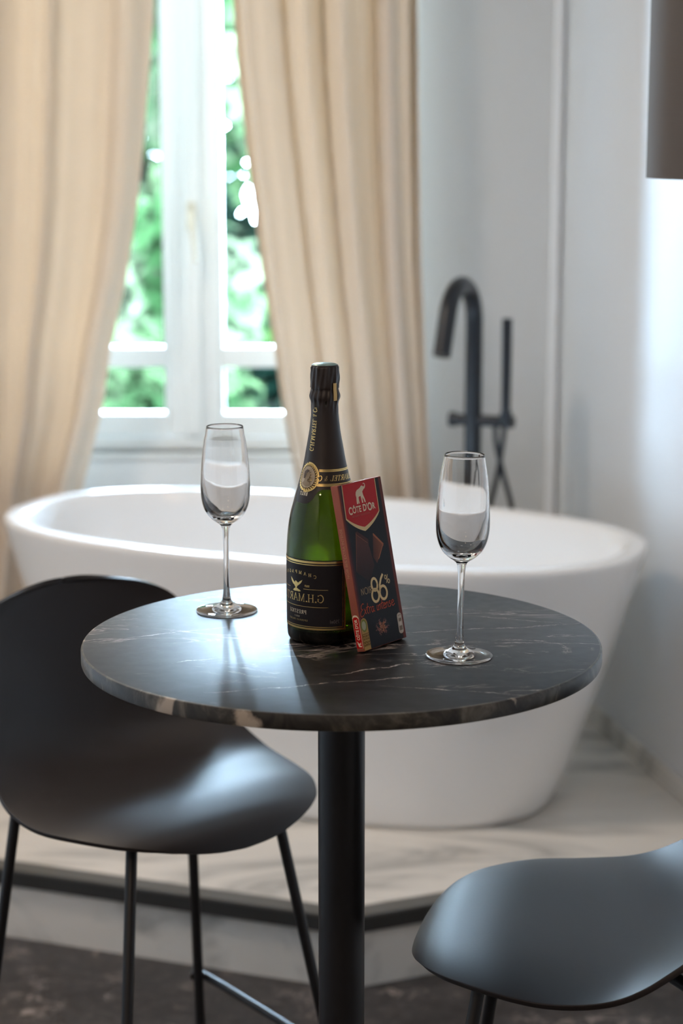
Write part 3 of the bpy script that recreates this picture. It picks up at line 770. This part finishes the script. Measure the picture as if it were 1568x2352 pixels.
# stroke lettering: each glyph = (advance, [ (thickness factor, polyline) ]), cap height 1
def arc(cx, cy, rx, ry, a0, a1, n=10):
    return [(cx+rx*cos(radians(a0+(a1-a0)*k/n)), cy+ry*sin(radians(a0+(a1-a0)*k/n))) for k in range(n+1)]
TH_, TN = 1.0, 0.45
def serif(x, y, w=0.14): return (TN, [(x-w, y), (x+w, y)])
GL = {
 'C': (0.85, [(TH_, arc(.45, .5, .40, .49, 90, 270)), (TN, arc(.45, .5, .40, .49, 40, 90, 5)), (TN, arc(.45, .5, .40, .49, 270, 318, 5)), (TH_, [(.76, .78), (.78, .96)])]),
 'G': (0.95, [(TH_, arc(.45, .5, .40, .49, 90, 270)), (TN, arc(.45, .5, .40, .49, 40, 90, 5)), (TN, arc(.45, .5, .40, .49, 270, 320, 5)), (TH_, [(.77, .15), (.77, .46)]), serif(.75, .46, .12), (TN, [(.76, .78), (.78, .96)])]),
 'H': (1.0, [(TH_, [(.2, .02), (.2, .98)]), (TH_, [(.8, .02), (.8, .98)]), (TN, [(.2, .5), (.8, .5)]), serif(.2, .02), serif(.2, .98), serif(.8, .02), serif(.8, .98)]),
 'M': (1.2, [(TN, [(.2, .02), (.22, .98)]), (TH_, [(.22, .98), (.6, .05)]), (TN, [(.6, .05), (.98, .98)]), (TH_, [(.98, .98), (1.0, .02)]), serif(.2, .02), serif(1.0, .02), serif(.17, .98, .09), serif(1.03, .98, .09)]),
 'A': (0.95, [(TN, [(.12, .02), (.46, .98)]), (TH_, [(.46, .98), (.82, .02)]), (TN, [(.25, .36), (.68, .36)]), serif(.12, .02, .12), serif(.82, .02, .13)]),
 'R': (0.92, [(TH_, [(.2, .02), (.2, .98)]), (TN, [(.2, .96), (.45, .96)]), (TH_, arc(.45, .73, .24, .23, 90, -90, 8)), (TN, [(.2, .5), (.45, .5)]), (TH_, [(.45, .5), (.78, .02)]), serif(.2, .02), serif(.16, .98, .1), serif(.82, .02, .07)]),
 'P': (0.82, [(TH_, [(.2, .02), (.2, .98)]), (TN, [(.2, .96), (.45, .96)]), (TH_, arc(.45, .71, .25, .25, 90, -90, 8)), (TN, [(.2, .46), (.45, .46)]), serif(.2, .02), serif(.16, .98, .1)]),
 'B': (0.85, [(TH_, [(.2, .02), (.2, .98)]), (TN, [(.2, .97), (.42, .97)]), (TH_, arc(.42, .75, .20, .22, 90, -90, 8)), (TN, [(.2, .52), (.45, .52)]), (TH_, arc(.45, .27, .24, .25, 90, -90, 8)), (TN, [(.1, .02), (.45, .02)])]),
 'T': (0.85, [(TH_, [(.43, .02), (.43, .98)]), (TN, [(.08, .97), (.78, .97)]), (TN, [(.08, .97), (.06, .78)]), (TN, [(.78, .97), (.80, .78)]), serif(.43, .02)]),
 'E': (0.80, [(TH_, [(.2, .02), (.2, .98)]), (TN, [(.08, .97), (.68, .97)]), (TN, [(.2, .52), (.55, .52)]), (TN, [(.08, .03), (.70, .03)]), (TN, [(.70, .03), (.72, .22)]), (TN, [(.68, .97), (.68, .80)]), (TN, [(.55, .42), (.55, .62)])]),
 'L': (0.78, [(TH_, [(.2, .02), (.2, .98)]), (TN, [(.08, .03), (.68, .03)]), (TN, [(.68, .03), (.70, .24)]), serif(.2, .98)]),
 'N': (1.0, [(TN, [(.2, .02), (.2, .98)]), (TH_, [(.2, .98), (.8, .02)]), (TN, [(.8, .02), (.8, .98)]), serif(.2, .02), serif(.15, .98, .1), serif(.8, .98)]),
 'S': (0.70, [(TH_, arc(.36, .74, .24, .23, 60, 250, 9)+arc(.36, .27, .26, .26, 80, -120, 9))]),
 'I': (0.42, [(TH_, [(.2, .02), (.2, .98)]), serif(.2, .02), serif(.2, .98)]),
 'U': (0.95, [(TH_, [(.2, .98), (.2, .35)]+arc(.48, .32, .28, .30, 180, 360, 8)), (TN, [(.76, .32), (.76, .98)]), serif(.2, .98), serif(.76, .98, .1)]),
 'F': (0.75, [(TH_, [(.2, .02), (.2, .98)]), (TN, [(.08, .97), (.68, .97)]), (TN, [(.2, .52), (.55, .52)]), (TN, [(.68, .97), (.68, .80)]), serif(.2, .02)]),
 'Y': (0.9, [(TH_, [(.1, .98), (.45, .5)]), (TN, [(.45, .5), (.8, .98)]), (TH_, [(.45, .5), (.45, .02)]), serif(.45, .02), serif(.1, .98, .1), serif(.8, .98, .1)]),
 '.': (0.30, [(1.6, [(.12, .03), (.12, .09)])]),
 '&': (0.80, [(TN, [(.72, .45), (.42, .02), (.18, .12), (.18, .32), (.5, .62), (.5, .85), (.36, .97), (.24, .82), (.34, .58), (.72, .02)])]),
 'o': (0.45, [(TN, arc(.2, .75, .14, .16, 0, 360, 12)), (TN, [(.06, .45), (.34, .45)])]),
 ' ': (0.45, []), '-': (0.5, [(TN, [(.08, .45), (.38, .45)])]),
 '0': (0.7, [(TH_, arc(.33, .5, .25, .48, 0, 360, 16))]), '5': (0.7, [(TH_, [(.56, .97), (.2, .97), (.16, .55)]+arc(.32, .32, .27, .30, 120, -130, 9))]),
 '7': (0.7, [(TH_, [(.08, .96), (.6, .96), (.25, .02)])]), 'm': (0.9, [(TH_, [(.12, .02), (.12, .6)]), (TH_, arc(.27, .45, .15, .16, 180, 0, 6)+[(.42, .02)]), (TH_, arc(.57, .45, .15, .16, 180, 0, 6)+[(.72, .02)])]),
 'l': (0.3, [(TH_, [(.12, .02), (.12, .98)])]), '1': (0.5, [(TH_, [(.12, .8), (.3, .97), (.3, .02)])]), '8': (0.65, [(TH_, arc(.3, .74, .2, .22, 0, 360, 12)), (TH_, arc(.3, .27, .24, .26, 0, 360, 12))]),
 '6': (0.65, [(TH_, arc(.32, .28, .24, .27, 0, 360, 12)), (TH_, [(.1, .35), (.2, .7), (.45, .97)])]), '9': (0.65, [(TH_, arc(.3, .71, .24, .26, 0, 360, 12)), (TH_, [(.53, .65), (.45, .3), (.2, .02)])]),
}
def text_width(s, h, sp=0.08, wd=1.0): return sum(GL[c][0]*wd+sp for c in s)*h
def stroke_geo(lines, mapper, V, Fc, step=0.0010):
    """lines: list of (width, [(x,y)...]) in metres, mapped through mapper(x,y)"""
    for w, pl in lines:
        q = [Vector(pl[0])]
        for a, b in zip(pl, pl[1:]):
            a, b = Vector(a), Vector(b); n_ = max(1, int((b-a).length/step))
            for k in range(1, n_+1): q.append(a+(b-a)*k/n_)
        L_ = []
        for i, p in enumerate(q):
            t = q[min(i+1, len(q)-1)]-q[max(i-1, 0)]
            if t.length < 1e-9: t = Vector((1, 0))
            t.normalize(); nn = Vector((-t.y, t.x))*w/2
            if i == 0: p = p-t*w*0.3
            if i == len(q)-1: p = p+t*w*0.3
            L_.append((p+nn, p-nn))
        k0 = len(V)
        for a, b in L_: V.append(mapper(a.x, a.y)); V.append(mapper(b.x, b.y))
        for i in range(len(L_)-1): Fc.append((k0+2*i, k0+2*i+1, k0+2*i+3, k0+2*i+2))
def stroke_text(name, items, mapper, m, parent):
    """items: (string, x centre, y base, cap height, stroke width, spacing, width factor, arch)"""
    V, Fc = [], []
    for s, cx, y, h, w, sp, wd, arch in items:
        tw = text_width(s, h, sp, wd)-sp*h; x = cx-tw/2
        for c in s:
            adv, st = GL[c]
            mid = x+adv*wd*h/2-cx
            dy = arch*(1-(2*mid/tw)**2) if arch else 0.0
            stroke_geo([(w*f, [(x+px*h*wd, y+dy+py*h) for px, py in pl]) for f, pl in st], mapper, V, Fc)
            x += (adv*wd+sp)*h
    return tag(raw_obj(name, V, Fc, m, parent), kind='stuff')
RB = 0.0447
mirror_map = lambda off, c=LC: (lambda x, y: on_bottle(c-x/rad(min(max(y, 0.02), 0.31)), y, off))   # print reads reversed, as in the photograph
stroke_text('gold_lettering', [
    ('G.H.MARTEL', 0.0, 0.0515, 0.0090, 0.00105, 0.03, 0.92, 0),
    ('CHAMPAGNE', 0.0, 0.0790, 0.0036, 0.00060, 0.75, 1.0, 0.0045),
    ('1869', -0.0150, 0.0688, 0.0024, 0.0004, 0.1, 1.0, 0),
    ('EPERNAY-FRANCE', 0.0, 0.0285, 0.0019, 0.0003, 0.3, 1.0, 0)], mirror_map(0.00026), gold, lab)
stroke_text('pale_lettering', [
    ('PRESTIGE', 0.0, 0.0370, 0.0042, 0.00075, 0.14, 0.9, 0),
    ('BRUT', 0.0, 0.0325, 0.0018, 0.0003, 0.35, 1.0, 0)], mirror_map(0.00026), paleg, lab)
stroke_text('grey_lettering', [('750ml', -0.0470, 0.0270, 0.0040, 0.0004, 0.05, 0.8, 0)], mirror_map(0.00026), mat('grey_print', (0.16, 0.15, 0.15), 0.6), lab)
def poly_obj(name, polys, mapper, m, parent, sub=0):
    bm = bmesh.new()
    for pl in polys:
        vs = [bm.verts.new((x, y, 0)) for x, y in pl]; bm.faces.new(vs)
    bmesh.ops.triangulate(bm, faces=bm.faces[:])
    if sub: bmesh.ops.subdivide_edges(bm, edges=bm.edges[:], cuts=sub)
    for v in bm.verts: v.co = Vector(mapper(v.co.x, v.co.y))
    me = bpy.data.meshes.new(name); bm.to_mesh(me); bm.free()
    return new_obj(name, me, m, parent)
# eagle with spread wings on a rock
def eag(pl, cx=0.0005, cy=0.0705, s=0.0098): return [(cx+x*s, cy+y*s) for x, y in pl]
poly_obj('eagle_emblem', [eag([(-.95, .62), (-.55, .40), (-.30, .20), (-.12, .30), (.05, .42), (.22, .36), (.20, .18), (.45, .30), (.70, .55), (1.0, .78), (.92, .45), (.78, .20), (.55, -.02), (.35, -.12), (.22, -.30), (.05, -.42), (-.10, -.38), (-.16, -.20), (-.35, -.08), (-.62, .12), (-.80, .32)]),
    eag([(-.55, -.62), (-.25, -.50), (-.05, -.42), (.18, -.46), (.42, -.58), (.62, -.78), (.30, -.84), (-.10, -.80), (-.45, -.82), (-.72, -.74)]), eag([(.02, -.38), (.16, -.34), (.12, -.52), (-.02, -.52)])], mirror_map(0.00030), gold, lab, 1)
# neck: collar bands, lettering, cameo
col_m = mirror_map
multi_patch('collar_band', [(radians(-14), radians(180), 0.1996, 0.2008), (radians(-14), radians(180), 0.2012, 0.2022), (radians(-17), radians(180), 0.1836, 0.1850), (radians(-17), radians(180), 0.1855, 0.1864)], 0.0008, gold, fo)
stroke_text('collar_lettering', [('G.H.MARTEL & Co', -0.0415, 0.1895, 0.0058, 0.0008, 0.05, 0.85, 0)], mirror_map(0.0008), gold, fo)
def neck_map(x, y):   # runs up the neck: x = distance up, y = across (reversed)
    z = 0.2245+x; return on_bottle(radians(-44)+(y-0.0030)/rad(z), z, 0.0008)
stroke_text('neck_lettering', [('G.H.MARTEL & Co', 0.0225, 0.0, 0.0058, 0.0008, 0.04, 0.72, 0)], neck_map, gold, fo)
MC = LC+radians(2)
cam_map = lambda off: (lambda x, y: on_bottle(MC+x/0.0262, 0.1930+y, off))
ell = lambda a, b, n=40, w=0.0: [(a*cos(2*pi*k/n)*(1+w*(k % 2)), b*sin(2*pi*k/n)*(1+w*(k % 2))) for k in range(n)]
poly_obj('wreath', [ell(0.0128, 0.0150, 56, 0.12)], cam_map(0.0008), gold, fo, 2)
poly_obj('wreath_ground', [ell(0.0117, 0.0139, 40)], cam_map(0.0011), brown, fo, 2)
V, Fc = [], []
for k in range(30):
    a = 2*pi*k/30
    stroke_geo([(0.0009, [(0.0108*cos(a), 0.0128*sin(a)), (0.0125*cos(a+.12), 0.0149*sin(a+.12))])], cam_map(0.0014), V, Fc)
raw_obj('wreath_leaves', V, Fc, gold, fo)
poly_obj('cameo_ground', [ell(0.0098, 0.0120, 40)], cam_map(0.0014), cream, fo, 2)
stroke_text('cameo_shading', [], cam_map(0.0017), brown, fo) if False else None
poly_obj('cameo_bust', [[(-.0045, .0010), (-.0040, .0055), (-.0010, .0078), (.0022, .0068), (.0030, .0035), (.0042, .0018), (.0030, .0008), (.0033, -.0012), (.0012, -.0022), (.0008, -.0040), (.0040, -.0060), (.0060, -.0085), (.0000, -.0105), (-.0062, -.0075), (-.0035, -.0050), (-.0030, -.0015)]], cam_map(0.0017), mat('cameo_relief', (0.25, 0.19, 0.12), 0.5), fo, 1)
poly_obj('cameo_hair', [[(-.0050, .0010), (-.0047, .0060), (-.0010, .0086), (.0024, .0072), (.0010, .0058), (-.0015, .0045), (-.0022, .0010), (-.0030, -.0020), (-.0044, -.0015)]], cam_map(0.0020), brown, fo, 1)
stroke_text('skirt_lettering', [('BRUT', 0.0000, 0.1725, 0.0036, 0.0007, 0.12, 0.85, 0)], mirror_map(0.0008), paleg, fo)
multi_patch('tear_tab', [(radians(36), radians(54), 0.2790, 0.2990)], 0.0016, mat('gold_tab', (0.55, 0.36, 0.14), 0.4, 0.6), fo)

# ------------------------------------------------------------------ chocolate box
yaw, lean = 0.92252773, 0.2043
w_ = Vector((cos(yaw), sin(yaw), 0)); n_ = Vector((sin(yaw), -cos(yaw), 0)); zz = Vector((0, 0, 1))
up_ = zz*cos(lean)-n_*sin(lean); nn_ = n_*cos(lean)+zz*sin(lean)
cho = empty('chocolate_box', (0, 0, 0)); tag(cho, 'dark chocolate tablet box leaning on the champagne bottle', 'box')
cho.matrix_world = Matrix(((w_.x, nn_.x, up_.x, 0.0180), (w_.y, nn_.y, up_.y, 2.1465), (w_.z, nn_.z, up_.z, TT+0.0002), (0, 0, 0, 1)))
# local frame: x across the face, y out of the face, z up the face
CW, CT, CH = 0.0822, 0.0101, 0.1897
copper = mat('copper_card', (0.34, 0.085, 0.045), 0.36, 0.35)
cb = box('carton', 0, CW, 0, CT, 0, CH, copper, cho); bevel(cb, 0.0006)
def gradcard():
    m = mat('black_card_print', (0.01, 0.008, 0.01), 0.36); t = NT(m); t.b.inputs['Specular IOR Level'].default_value = 0.2; tc = t.n('ShaderNodeTexCoord')
    sp = t.n('ShaderNodeSeparateXYZ'); t.l(tc.outputs['Object'], sp.inputs[0])
    c = t.ramp(t.math('DIVIDE', sp.outputs[0], CW), [(0.0, (0.20, 0.03, 0.022)), (0.05, (0.05, 0.008, 0.01)), (0.10, (0.006, 0.005, 0.008)), (0.88, (0.006, 0.005, 0.006)), (0.925, (0.012, 0.006, 0.006)), (0.94, (0.13, 0.022, 0.014)), (1.0, (0.11, 0.02, 0.014))])
    t.l(c, t.b.inputs['Base Color']); return m
fp = box('front_print', 0.0004, CW-0.0004, CT, CT+0.00015, 0.0006, CH-0.0006, gradcard(), cho)
FM = lambda off: (lambda x, y: (x*0.001, CT+0.00015+off, y*0.001))      # millimetres on the face
red = mat('red_print', (0.42, 0.006, 0.008), 0.35); gprint = mat('gold_flat_print', (0.58, 0.40, 0.18), 0.4, 0.3)
creamp = mat('cream_print', (0.70, 0.58, 0.42), 0.5)
def quadb(p0, p1, p2, n=8):
    return [((1-t)**2*p0[0]+2*t*(1-t)*p1[0]+t*t*p2[0], (1-t)**2*p0[1]+2*t*(1-t)*p1[1]+t*t*p2[1]) for t in [k/n for k in range(n+1)]]
outer = [(7.2, 189.0), (70.6, 189.0), (69.6, 151.0)] + quadb((69.4, 150.2), (56, 138), (37.5, 132.4))[1:] + quadb((37.5, 132.4), (19, 138), (5.4, 150.2))[1:]
inner = [(8.4, 189.0), (69.3, 189.0), (68.4, 151.6)] + quadb((68.2, 151.3), (55, 141.5), (37.5, 137.2))[1:] + quadb((37.5, 137.2), (20, 141.5), (6.8, 151.3))[1:]
shd = poly_obj('shield_border', [outer], FM(0.00005), gprint, cho)
poly_obj('shield_field', [inner], FM(0.00012), red, shd)
# elephant with raised trunk, facing right
E_ = [(29.5, 166.0), (29.6, 170), (30.2, 173.5), (29.6, 176.5), (30.6, 179.6), (33.5, 181.8), (37.0, 182.6), (40.0, 183.6), (42.5, 185.2), (45.0, 185.6), (46.6, 184.4), (48.2, 184.0), (49.6, 184.8), (50.2, 186.2), (49.2, 187.2), (47.2, 187.0), (47.4, 187.9), (49.8, 188.0), (51.3, 186.6), (51.2, 184.2), (49.8, 182.2), (48.0, 181.2), (46.8, 181.4), (46.2, 180.0), (44.6, 179.6), (43.8, 178.4), (44.6, 174.6), (46.6, 170.2), (47.6, 166.2), (45.4, 166.0), (44.2, 169.6), (42.4, 172.6), (42.0, 169.6), (42.6, 166.2), (40.0, 166.0), (39.6, 170.4), (39.0, 174.2), (36.4, 174.0), (34.6, 173.2), (34.6, 169.6), (35.2, 166.2), (33.4, 166.0), (32.6, 169.4), (32.2, 166.0)]
E_ = [(30.0+(x-29.5)*0.92, y-1.5) for x, y in E_]
poly_obj('elephant_logo', [E_], FM(0.0002), creamp, shd)
def font_text(name, s, x, y, size, m, parent, mapper, sx=1.0, bold=0.0, rot=0.0, shear=0.0, align='LEFT'):
    c = bpy.data.curves.new(name, 'FONT'); c.body = s; c.size = 1.0; c.offset = bold; c.shear = shear; c.align_x = align
    c.resolution_u = 4; c.fill_mode = 'FRONT'
    tmp = bpy.data.objects.new('tmp_text', c); COL.objects.link(tmp)
    dg = bpy.context.evaluated_depsgraph_get(); me = bpy.data.meshes.new_from_object(tmp.evaluated_get(dg))
    bpy.data.objects.remove(tmp); bpy.data.curves.remove(c)
    cr, sr = cos(rot), sin(rot)
    for v in me.vertices:
        px, py = v.co.x*size*sx, v.co.y*size
        v.co = Vector(mapper(x+px*cr-py*sr, y+px*sr+py*cr))
    return new_obj(name, me, m, parent)
# brand line: larger capitals C, D, O
xx = 12.6
for ch, sz, wd in (('C', 12.0, .80), ('ÔTE', 10.0, .86), (' D', 10.8, .86), ("'", 10.8, .8), ('O', 12.6, .82), ('R', 10.0, .86)):
    t_ = font_text('brand_lettering', ch, xx, 155.2-(0.8 if sz > 11.5 else 0), sz, creamp, shd, FM(0.0002), wd, 0.028)
    xs = [v.co.x*1000 for v in t_.data.vertices]; xx = max(xs)+0.45
    if ch == 'ÔTE': xx += 0.0
font_text('small_lettering', 'BELGIAN TRADITION', 17.5, 150.6, 3.2, mat('dull_gold_print', (0.33, 0.05, 0.03), 0.5), shd, FM(0.0002), 1.1)
# chocolate pieces printed on the front
def chocmat(name, a, b, ax_='Z', lo=0.0, hi=1.0):
    m = mat(name, a, 0.4); t = NT(m); tc = t.n('ShaderNodeTexCoord'); sp = t.n('ShaderNodeSeparateXYZ'); t.l(tc.outputs['Object'], sp.inputs[0])
    f = t.math('DIVIDE', t.math('SUBTRACT', sp.outputs['XYZ'.index(ax_)], lo), hi-lo, clamp=True)
    c = t.mix(f, a, b); t.l(c, t.b.inputs['Base Color']); return m
ch1 = chocmat('chocolate_print_dark', (0.010, 0.006, 0.007), (0.085, 0.028, 0.022), 'Z', 0.074, 0.130)
ch2 = chocmat('chocolate_print_warm', (0.02, 0.008, 0.008), (0.21, 0.062, 0.03), 'X', 0.040, 0.066)
ch3 = mat('chocolate_print_edge', (0.21, 0.07, 0.045), 0.4)
poly_obj('chocolate_slab_print', [[(19.4, 134.0), (37.5, 121.5), (40.2, 112.0), (43.8, 92.0), (31.0, 74.0), (9.2, 89.6), (9.6, 95)]], FM(0.00006), ch1, cho)
poly_obj('chocolate_slab_edge', [[(19.4, 134.0), (22, 134.3), (40.0, 122.5), (39.4, 116.5), (37.6, 118.8), (19.8, 130.8)]], FM(0.0001), mat('chocolate_top_print', (0.055, 0.018, 0.014), .4), cho)
poly_obj('chocolate_rim', [[(19.4, 134.0), (19.9, 131.5), (9.8, 91), (9.1, 89.6)], [(19.8, 131.2), (37.6, 119.2), (37.5, 118.5), (19.9, 130.4)]], FM(0.00014), ch3, cho)
poly_obj('chocolate_piece_print', [[(50.1, 126.8), (65.9, 113.0), (49.5, 93), (44.0, 101)]], FM(0.00006), ch2, cho)
poly_obj('chocolate_piece_edge', [[(50.1, 127.6), (51.5, 127.4), (67.2, 113.2), (65.6, 110.0), (64.4, 112.6), (50.2, 125.4)], [(65.2, 112.6), (66.6, 112.6), (55.0, 98.0), (52.0, 96.5)]], FM(0.0001), mat('chocolate_glow_print', (0.33, 0.10, 0.045), .4), cho)
# large figure 86 with thin ring strokes
def front_strokes(name, lines, m, off=0.0002):
    V, Fc = [], []
    stroke_geo([(w, pl) for w, pl in lines], FM(off), V, Fc, step=0.8)
    return raw_obj(name, V, Fc, m, cho)
front_strokes('number_print', [(3.1, arc(37.6, 70.4, 5.4, 7.0, 0, 360, 28)), (3.1, arc(36.6, 57.9, 6.5, 7.2, 0, 360, 28)),
    (3.1, arc(52.0, 58.6, 6.7, 7.6, 0, 360, 28)), (3.1, [(46.2, 61.5), (47.6, 68.5), (51.0, 74.6), (55.2, 78.8)])], gprint)
front_strokes('percent_print', [(1.0, arc(60.2, 75.0, 1.7, 2.3, 0, 360, 14)), (1.0, arc(65.2, 69.6, 1.7, 2.3, 0, 360, 14)), (1.0, [(61.0, 68.2), (64.4, 77.2)])], gprint)
nx = 11.6
V, Fc = [], []
front_strokes('noir_print', [(0.9, [(11.8, 62.6), (11.8, 69.8), (15.6, 62.6), (15.6, 69.8)]), (0.9, arc(20.6, 66.2, 3.0, 3.7, 0, 360, 18)), (0.9, [(25.4, 62.6), (25.4, 69.8)]),
    (0.9, [(27.8, 62.6), (27.8, 69.6), (29.6, 69.6), (30.8, 68.0), (29.8, 66.2), (27.9, 66.0)]), (0.9, [(29.4, 66.0), (31.2, 62.6)])], mat('dark_gold_print', (0.26, 0.17, 0.08), .5))
hand = mat('orange_red_print', (0.50, 0.07, 0.03), 0.45)
hw_ = [ # E x t r a   i n t e n s e  (brush handwriting)
    [(12.0, 52.4), (10.2, 53.0), (7.0, 50.6), (6.6, 47.6), (8.8, 46.6)], [(8.8, 46.6), (5.2, 44.6), (3.6, 41.2), (5.4, 38.8), (9.2, 40.0)],
    [(11.6, 47.0), (13.2, 43.4), (14.6, 40.8)], [(15.6, 46.4), (12.8, 43.0), (10.4, 40.8)],
    [(19.2, 52.0), (17.6, 46.0), (17.2, 42.0), (18.8, 40.6)], [(15.8, 47.6), (20.6, 48.0)],
    [(21.6, 46.8), (21.2, 40.8)], [(21.4, 44.6), (22.8, 46.8), (24.6, 46.8)],
    [(29.6, 45.8), (27.4, 46.8), (25.4, 44.2), (25.6, 41.2), (27.4, 40.8), (29.4, 44.6), (29.0, 41.6), (30.8, 40.8)],
    [(36.4, 46.6), (35.4, 42.2), (36.4, 40.8), (37.6, 41.6)], [(37.2, 49.4), (37.4, 50.2)],
    [(39.0, 46.4), (38.8, 40.8)], [(38.9, 44.0), (41.0, 46.6), (42.6, 45.6), (42.2, 40.8)],
    [(47.0, 52.0), (45.4, 46.0), (45.2, 41.8), (46.6, 40.8)], [(43.6, 47.0), (48.4, 47.6)],
    [(48.2, 43.6), (51.4, 44.8), (50.6, 46.8), (48.6, 45.4), (48.2, 42.2), (49.8, 40.6), (52.0, 41.6)],
    [(53.2, 46.4), (53.0, 40.8)], [(53.1, 44.0), (55.2, 46.8), (56.8, 45.6), (56.6, 40.9)],
    [(62.2, 46.6), (60.0, 47.0), (59.4, 45.2), (61.6, 43.6), (61.4, 41.4), (58.8, 40.8)],
    [(64.4, 43.8), (68.2, 45.2), (67.2, 47.4), (64.8, 46.0), (64.2, 42.6), (66.2, 40.8), (69.4, 42.4)]]
front_strokes('handwriting_print', [(0.95, [(p.x, p.y) for p in catmull([Vector((x, y, 0)) for x, y in pl], 4)]) if len(pl) > 2 else (0.95, pl) for pl in hw_], hand)
# broken cocoa pieces
rnd = random.Random(12); beans = []
for k in range(90):
    a = rnd.uniform(0, 2*pi); q = rnd.random()**0.7
    cx, cy = 38+q*12.5*cos(a)+2, 21+q*10.5*sin(a)
    s = rnd.uniform(0.7, 2.4)*(1.25-q*0.8); r0 = rnd.uniform(0, 6)
    beans.append((q, [(cx+s*cos(r0+j*2*pi/5)*rnd.uniform(.6, 1.2), cy+s*sin(r0+j*2*pi/5)*rnd.uniform(.6, 1.2)) for j in range(5)]))
for nm, lo, hi, c in (('cocoa_nibs_print', 0, .55, (0.34, 0.11, 0.04)), ('cocoa_nibs_print', .55, .8, (0.20, 0.05, 0.03)), ('cocoa_nibs_print', .8, 1.01, (0.10, 0.025, 0.022))):
    poly_obj(nm, [b for q, b in beans if lo <= q < hi], FM(0.00008+0.00004*lo), mat('cocoa_nib_ink', c, .45), cho)
# cocoa seal, bottom left corner
arch_ = [(0.6, 0.8), (13.2, 0.8), (13.2, 30)] + arc(6.9, 30, 6.3, 7.2, 0, 180, 14)
seal = poly_obj('seal_ground', [arch_], FM(0.0001), mat('ochre_print', (0.40, 0.24, 0.07), .45), cho)
poly_obj('seal_ring', [[(6.4+x, 28.6+y) for x, y in ell(5.6, 7.2, 28)]], FM(0.00016), mat('olive_print', (0.17, 0.19, 0.04), .5), seal)
poly_obj('seal_centre', [[(6.2+x, 28.6+y) for x, y in ell(3.8, 5.2, 24)]], FM(0.0002), mat('pale_green_print', (0.36, 0.36, 0.24), .5), seal)
dk = mat('umber_print', (0.12, 0.055, 0.012), .5)
poly_obj('seal_block', [[(0.8, 19.4), (13.0, 19.6), (13.0, 18.9), (0.8, 18.7)]], FM(0.00016), dk, seal)
V, Fc = [], []
rnd = random.Random(3)
for zy in (16.6, 13.4, 9.6, 6.4):
    x = 1.5
    while x < 12.2:
        stroke_geo([(0.7, [(x, zy-1.2), (x+rnd.uniform(-.1, .6), zy+1.2)])], FM(0.00016), V, Fc, step=3)
        if rnd.random() < .6: stroke_geo([(0.6, [(x, zy+rnd.choice((-1, 0, 1))), (x+1.1, zy+rnd.choice((-.6, .6)))])], FM(0.00016), V, Fc, step=3)
        x += rnd.uniform(1.2, 1.7)
tag(raw_obj('seal_lettering', V, Fc, dk, seal), kind='stuff')
# recycling tag, bottom right
tagp = [(70.4, 9.5)] + arc(74.8, 9.5, 4.4, 3.2, 180, 360, 10) + [(79.4, 27)] + arc(75.0, 27, 4.4, 3.6, 0, 180, 10)
tg = poly_obj('tag_ground', [[(x-0.6, y) for x, y in tagp]], FM(0.0001), mat('grey_beige_print', (0.50, 0.43, 0.37), .5), cho)
tgd = mat('tag_grey_print', (0.20, 0.155, 0.12), .5)
poly_obj('tag_marks', [[(71.4, 10.0), (77.2, 10.2), (77.4, 15.4), (71.4, 15.2)], [(72.0, 20.4), (77.2, 20.6), (77.4, 24.2), (72.4, 24.2)], [(71.8, 27.0), (73.0, 28.8), (74.0, 27.0)], [(74.8, 27.0), (76.2, 28.9), (77.4, 27.2)]], FM(0.00016), tgd, tg)
poly_obj('tag_circle', [[(74.4+x, 18.0+y) for x, y in ell(2.2, 2.0, 16)]], FM(0.00016), mat('tag_pale_print', (0.62, 0.55, 0.48), .5), tg)
# spine: left side face, local x = 0 plane
SM = lambda off: (lambda x, y: (-off, x*0.001, y*0.001))
sp_ = poly_obj('spine_tag_border', [[(0.4, 4.0), (9.7, 4.0), (9.7, 39.0), (7.6, 41.5), (4.9, 42.2), (2.2, 41.5), (0.4, 39.0)]], SM(0.0002), creamp, cho)
poly_obj('spine_tag', [[(0.5, 4.0), (9.2, 4.0), (9.2, 37.6), (7.2, 39.6), (4.9, 40.0), (2.6, 39.6), (0.8, 37.6)]], SM(0.0003), red, sp_)
font_text('spine_brand_lettering', "CÔTE D'OR", 7.0, 13.4, 5.6, creamp, sp_, SM(0.0004), 0.80, 0.03, radians(90))
Es = [(7.6-(y-166)*0.27, 5.2+(x-29.5)*0.32) for x, y in E_]
poly_obj('spine_elephant', [Es], SM(0.0004), creamp, sp_)
font_text('spine_lettering', 'NOIR 86% EXTRA INTENSE', 6.6, 84.0, 5.2, mat('spine_gold_print', (0.55, 0.25, 0.12), .4, .3), cho, SM(0.0002), 0.92, 0.0, radians(90))

# printed inks are matt
for m in bpy.data.materials:
    if m.use_nodes and ('print' in m.name or 'label' in m.name) and 'gold' not in m.name:
        b = m.node_tree.nodes.get('Principled BSDF')
        if b: b.inputs['Specular IOR Level'].default_value = 0.15
